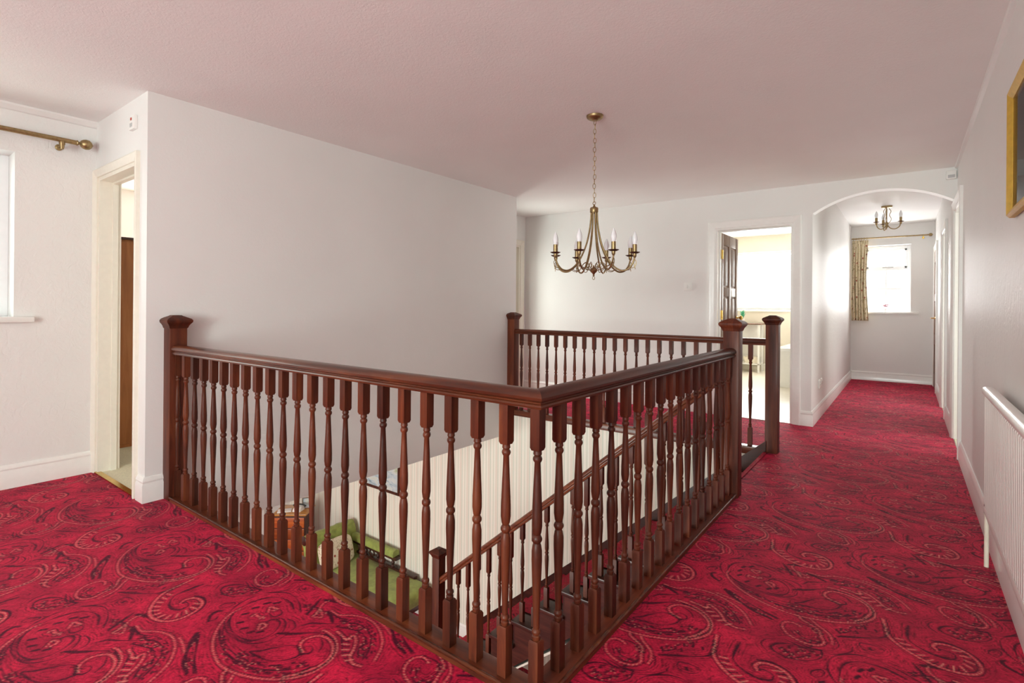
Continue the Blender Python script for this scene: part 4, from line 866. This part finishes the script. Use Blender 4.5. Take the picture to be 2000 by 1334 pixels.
# bath
bt = empty('bath'); T(bt, 'white panelled bath along the right side of the bathroom', 'bath')
bx0, bx1, by0, by1, bz = -1.50, -.86, 8.25, 9.85, .56
MB().loft([rrect(bx0 + .02, bx1, by0 + .02, by1, .0, .01, 2), rrect(bx0 + .02, bx1, by0 + .02, by1, bz - .04, .01, 2)]).build('side_panel', M['gloss'], bt)
box('plinth', bx0 + .012, bx1, by0 + .012, by1, .005, .07, M['gloss'], bt, bevel=.004)
MB().loft([rrect(bx0, bx1, by0, by1, bz - .04, .03), rrect(bx0, bx1, by0, by1, bz, .03), rrect(bx0 + .06, bx1 - .06, by0 + .08, by1 - .08, bz + .004, .12), rrect(bx0 + .09, bx1 - .09, by0 + .11, by1 - .11, bz - .04, .12), rrect(bx0 + .14, bx1 - .14, by0 + .24, by1 - .2, bz - .36, .14)], True, False).build('tub', M['ceramic'], bt, smooth=40)
MB().lathe([(.02, bz), (.02, bz + .06), (.012, bz + .07), (.026, bz + .085), (.026, bz + .1), (0, bz + .105)], 12, (bx0 + .32, by0 + .055, 0)).tube([(bx0 + .32, by0 + .055, bz + .06), (bx0 + .32, by0 + .13, bz + .075), (bx0 + .32, by0 + .15, bz + .04)], .011).build('tap', M['chrome'], bt, smooth=45)
tw = superbox(0, 0, 0, .14, .09, .035, .5).build('towel', M['paper'], smooth=60); tw.location = (-1.08, 8.36, .60); T(tw, 'folded pale towel resting on the end of the bath', 'towel')
# shelf unit
su = empty('shelf_unit'); T(su, 'narrow white shelf unit with a wooden top below the bathroom window', 'shelf unit')
ux0, ux1, uy0, uy1 = -2.42, -2.04, 9.84, 10.17
for x, y in ((ux0, uy0), (ux1 - .03, uy0), (ux0, uy1 - .03), (ux1 - .03, uy1 - .03)): box('leg', x, x + .03, y, y + .03, 0, .84, M['gloss'], su)
box('top', ux0 - .02, ux1 + .02, uy0 - .02, uy1, .84, .862, M['doorwood'], su, bevel=.003)
for z in (.14, .5): box('shelf', ux0, ux1, uy0, uy1, z, z + .02, M['gloss'], su, bevel=.002)
box('back_panel', ux0, ux1, uy1 - .012, uy1 - .004, .14, .84, M['gloss'], su)
bs_ = MB().loft([rrect(ux0 + .12, ux1 - .05, uy0 + .05, uy1 - .06, .161, .03), rrect(ux0 + .10, ux1 - .04, uy0 + .04, uy1 - .05, .27, .03)]).build('storage_basket', M['pipe'], smooth=40); T(bs_, 'small cream basket on the lowest shelf of the bathroom unit', 'basket')
pp = empty('potted_plant'); T(pp, 'small green potted plant on the bathroom shelf unit', 'plant')
pcx, pcy, pcz = -2.36, 10.0, .863
MB().lathe([(.03, pcz), (.042, pcz + .07), (.045, pcz + .075), (.038, pcz + .075), (.03, pcz + .06), (0, pcz + .06)], 14, (pcx, pcy, 0)).build('pot', M['ceramic'], pp, smooth=45)
random.seed(8)
lf_m = None
for i in range(14):
    a = i * 2.4; q = .035 + .03 * random.random(); hz = .10 + .09 * random.random(); c0, s0 = math.cos(a), math.sin(a)
    P = lambda r, z, t=0: (pcx + c0 * r - s0 * t, pcy + s0 * r + c0 * t, pcz + .06 + z)
    mesh('leaf', [P(.002, 0, -.003), P(.002, 0, .003), P(q * .6, hz * .7, .014), P(q * 1.1, hz, 0), P(q * .6, hz * .7, -.014), P(q * .62, hz * .67, 0)], [(0, 1, 2, 5), (0, 5, 4), (5, 2, 3), (4, 5, 3)], M['leaf'], pp)
# vertical blinds
bl = empty('vertical_blind'); T(bl, 'white vertical blind hanging across the bathroom window', 'blind')
box('head_rail', -2.55, -.96, 10.235, 10.275, 2.10, 2.138, M['upvc'], bl, bevel=.004)
sm = None
for i in range(18):
    if sm is None: sm = MB().box(-.044, .044, -.0008, .0008, -.96, 0).build('blind_slat', M['blind'], bl)
    else: inst(sm, 'blind_slat', bl)
    o = bl.children[-1] if i else sm
    o.location = (-2.50 + i * .088, 10.255, 2.10); o.rotation_euler = (0, 0, 1.25)
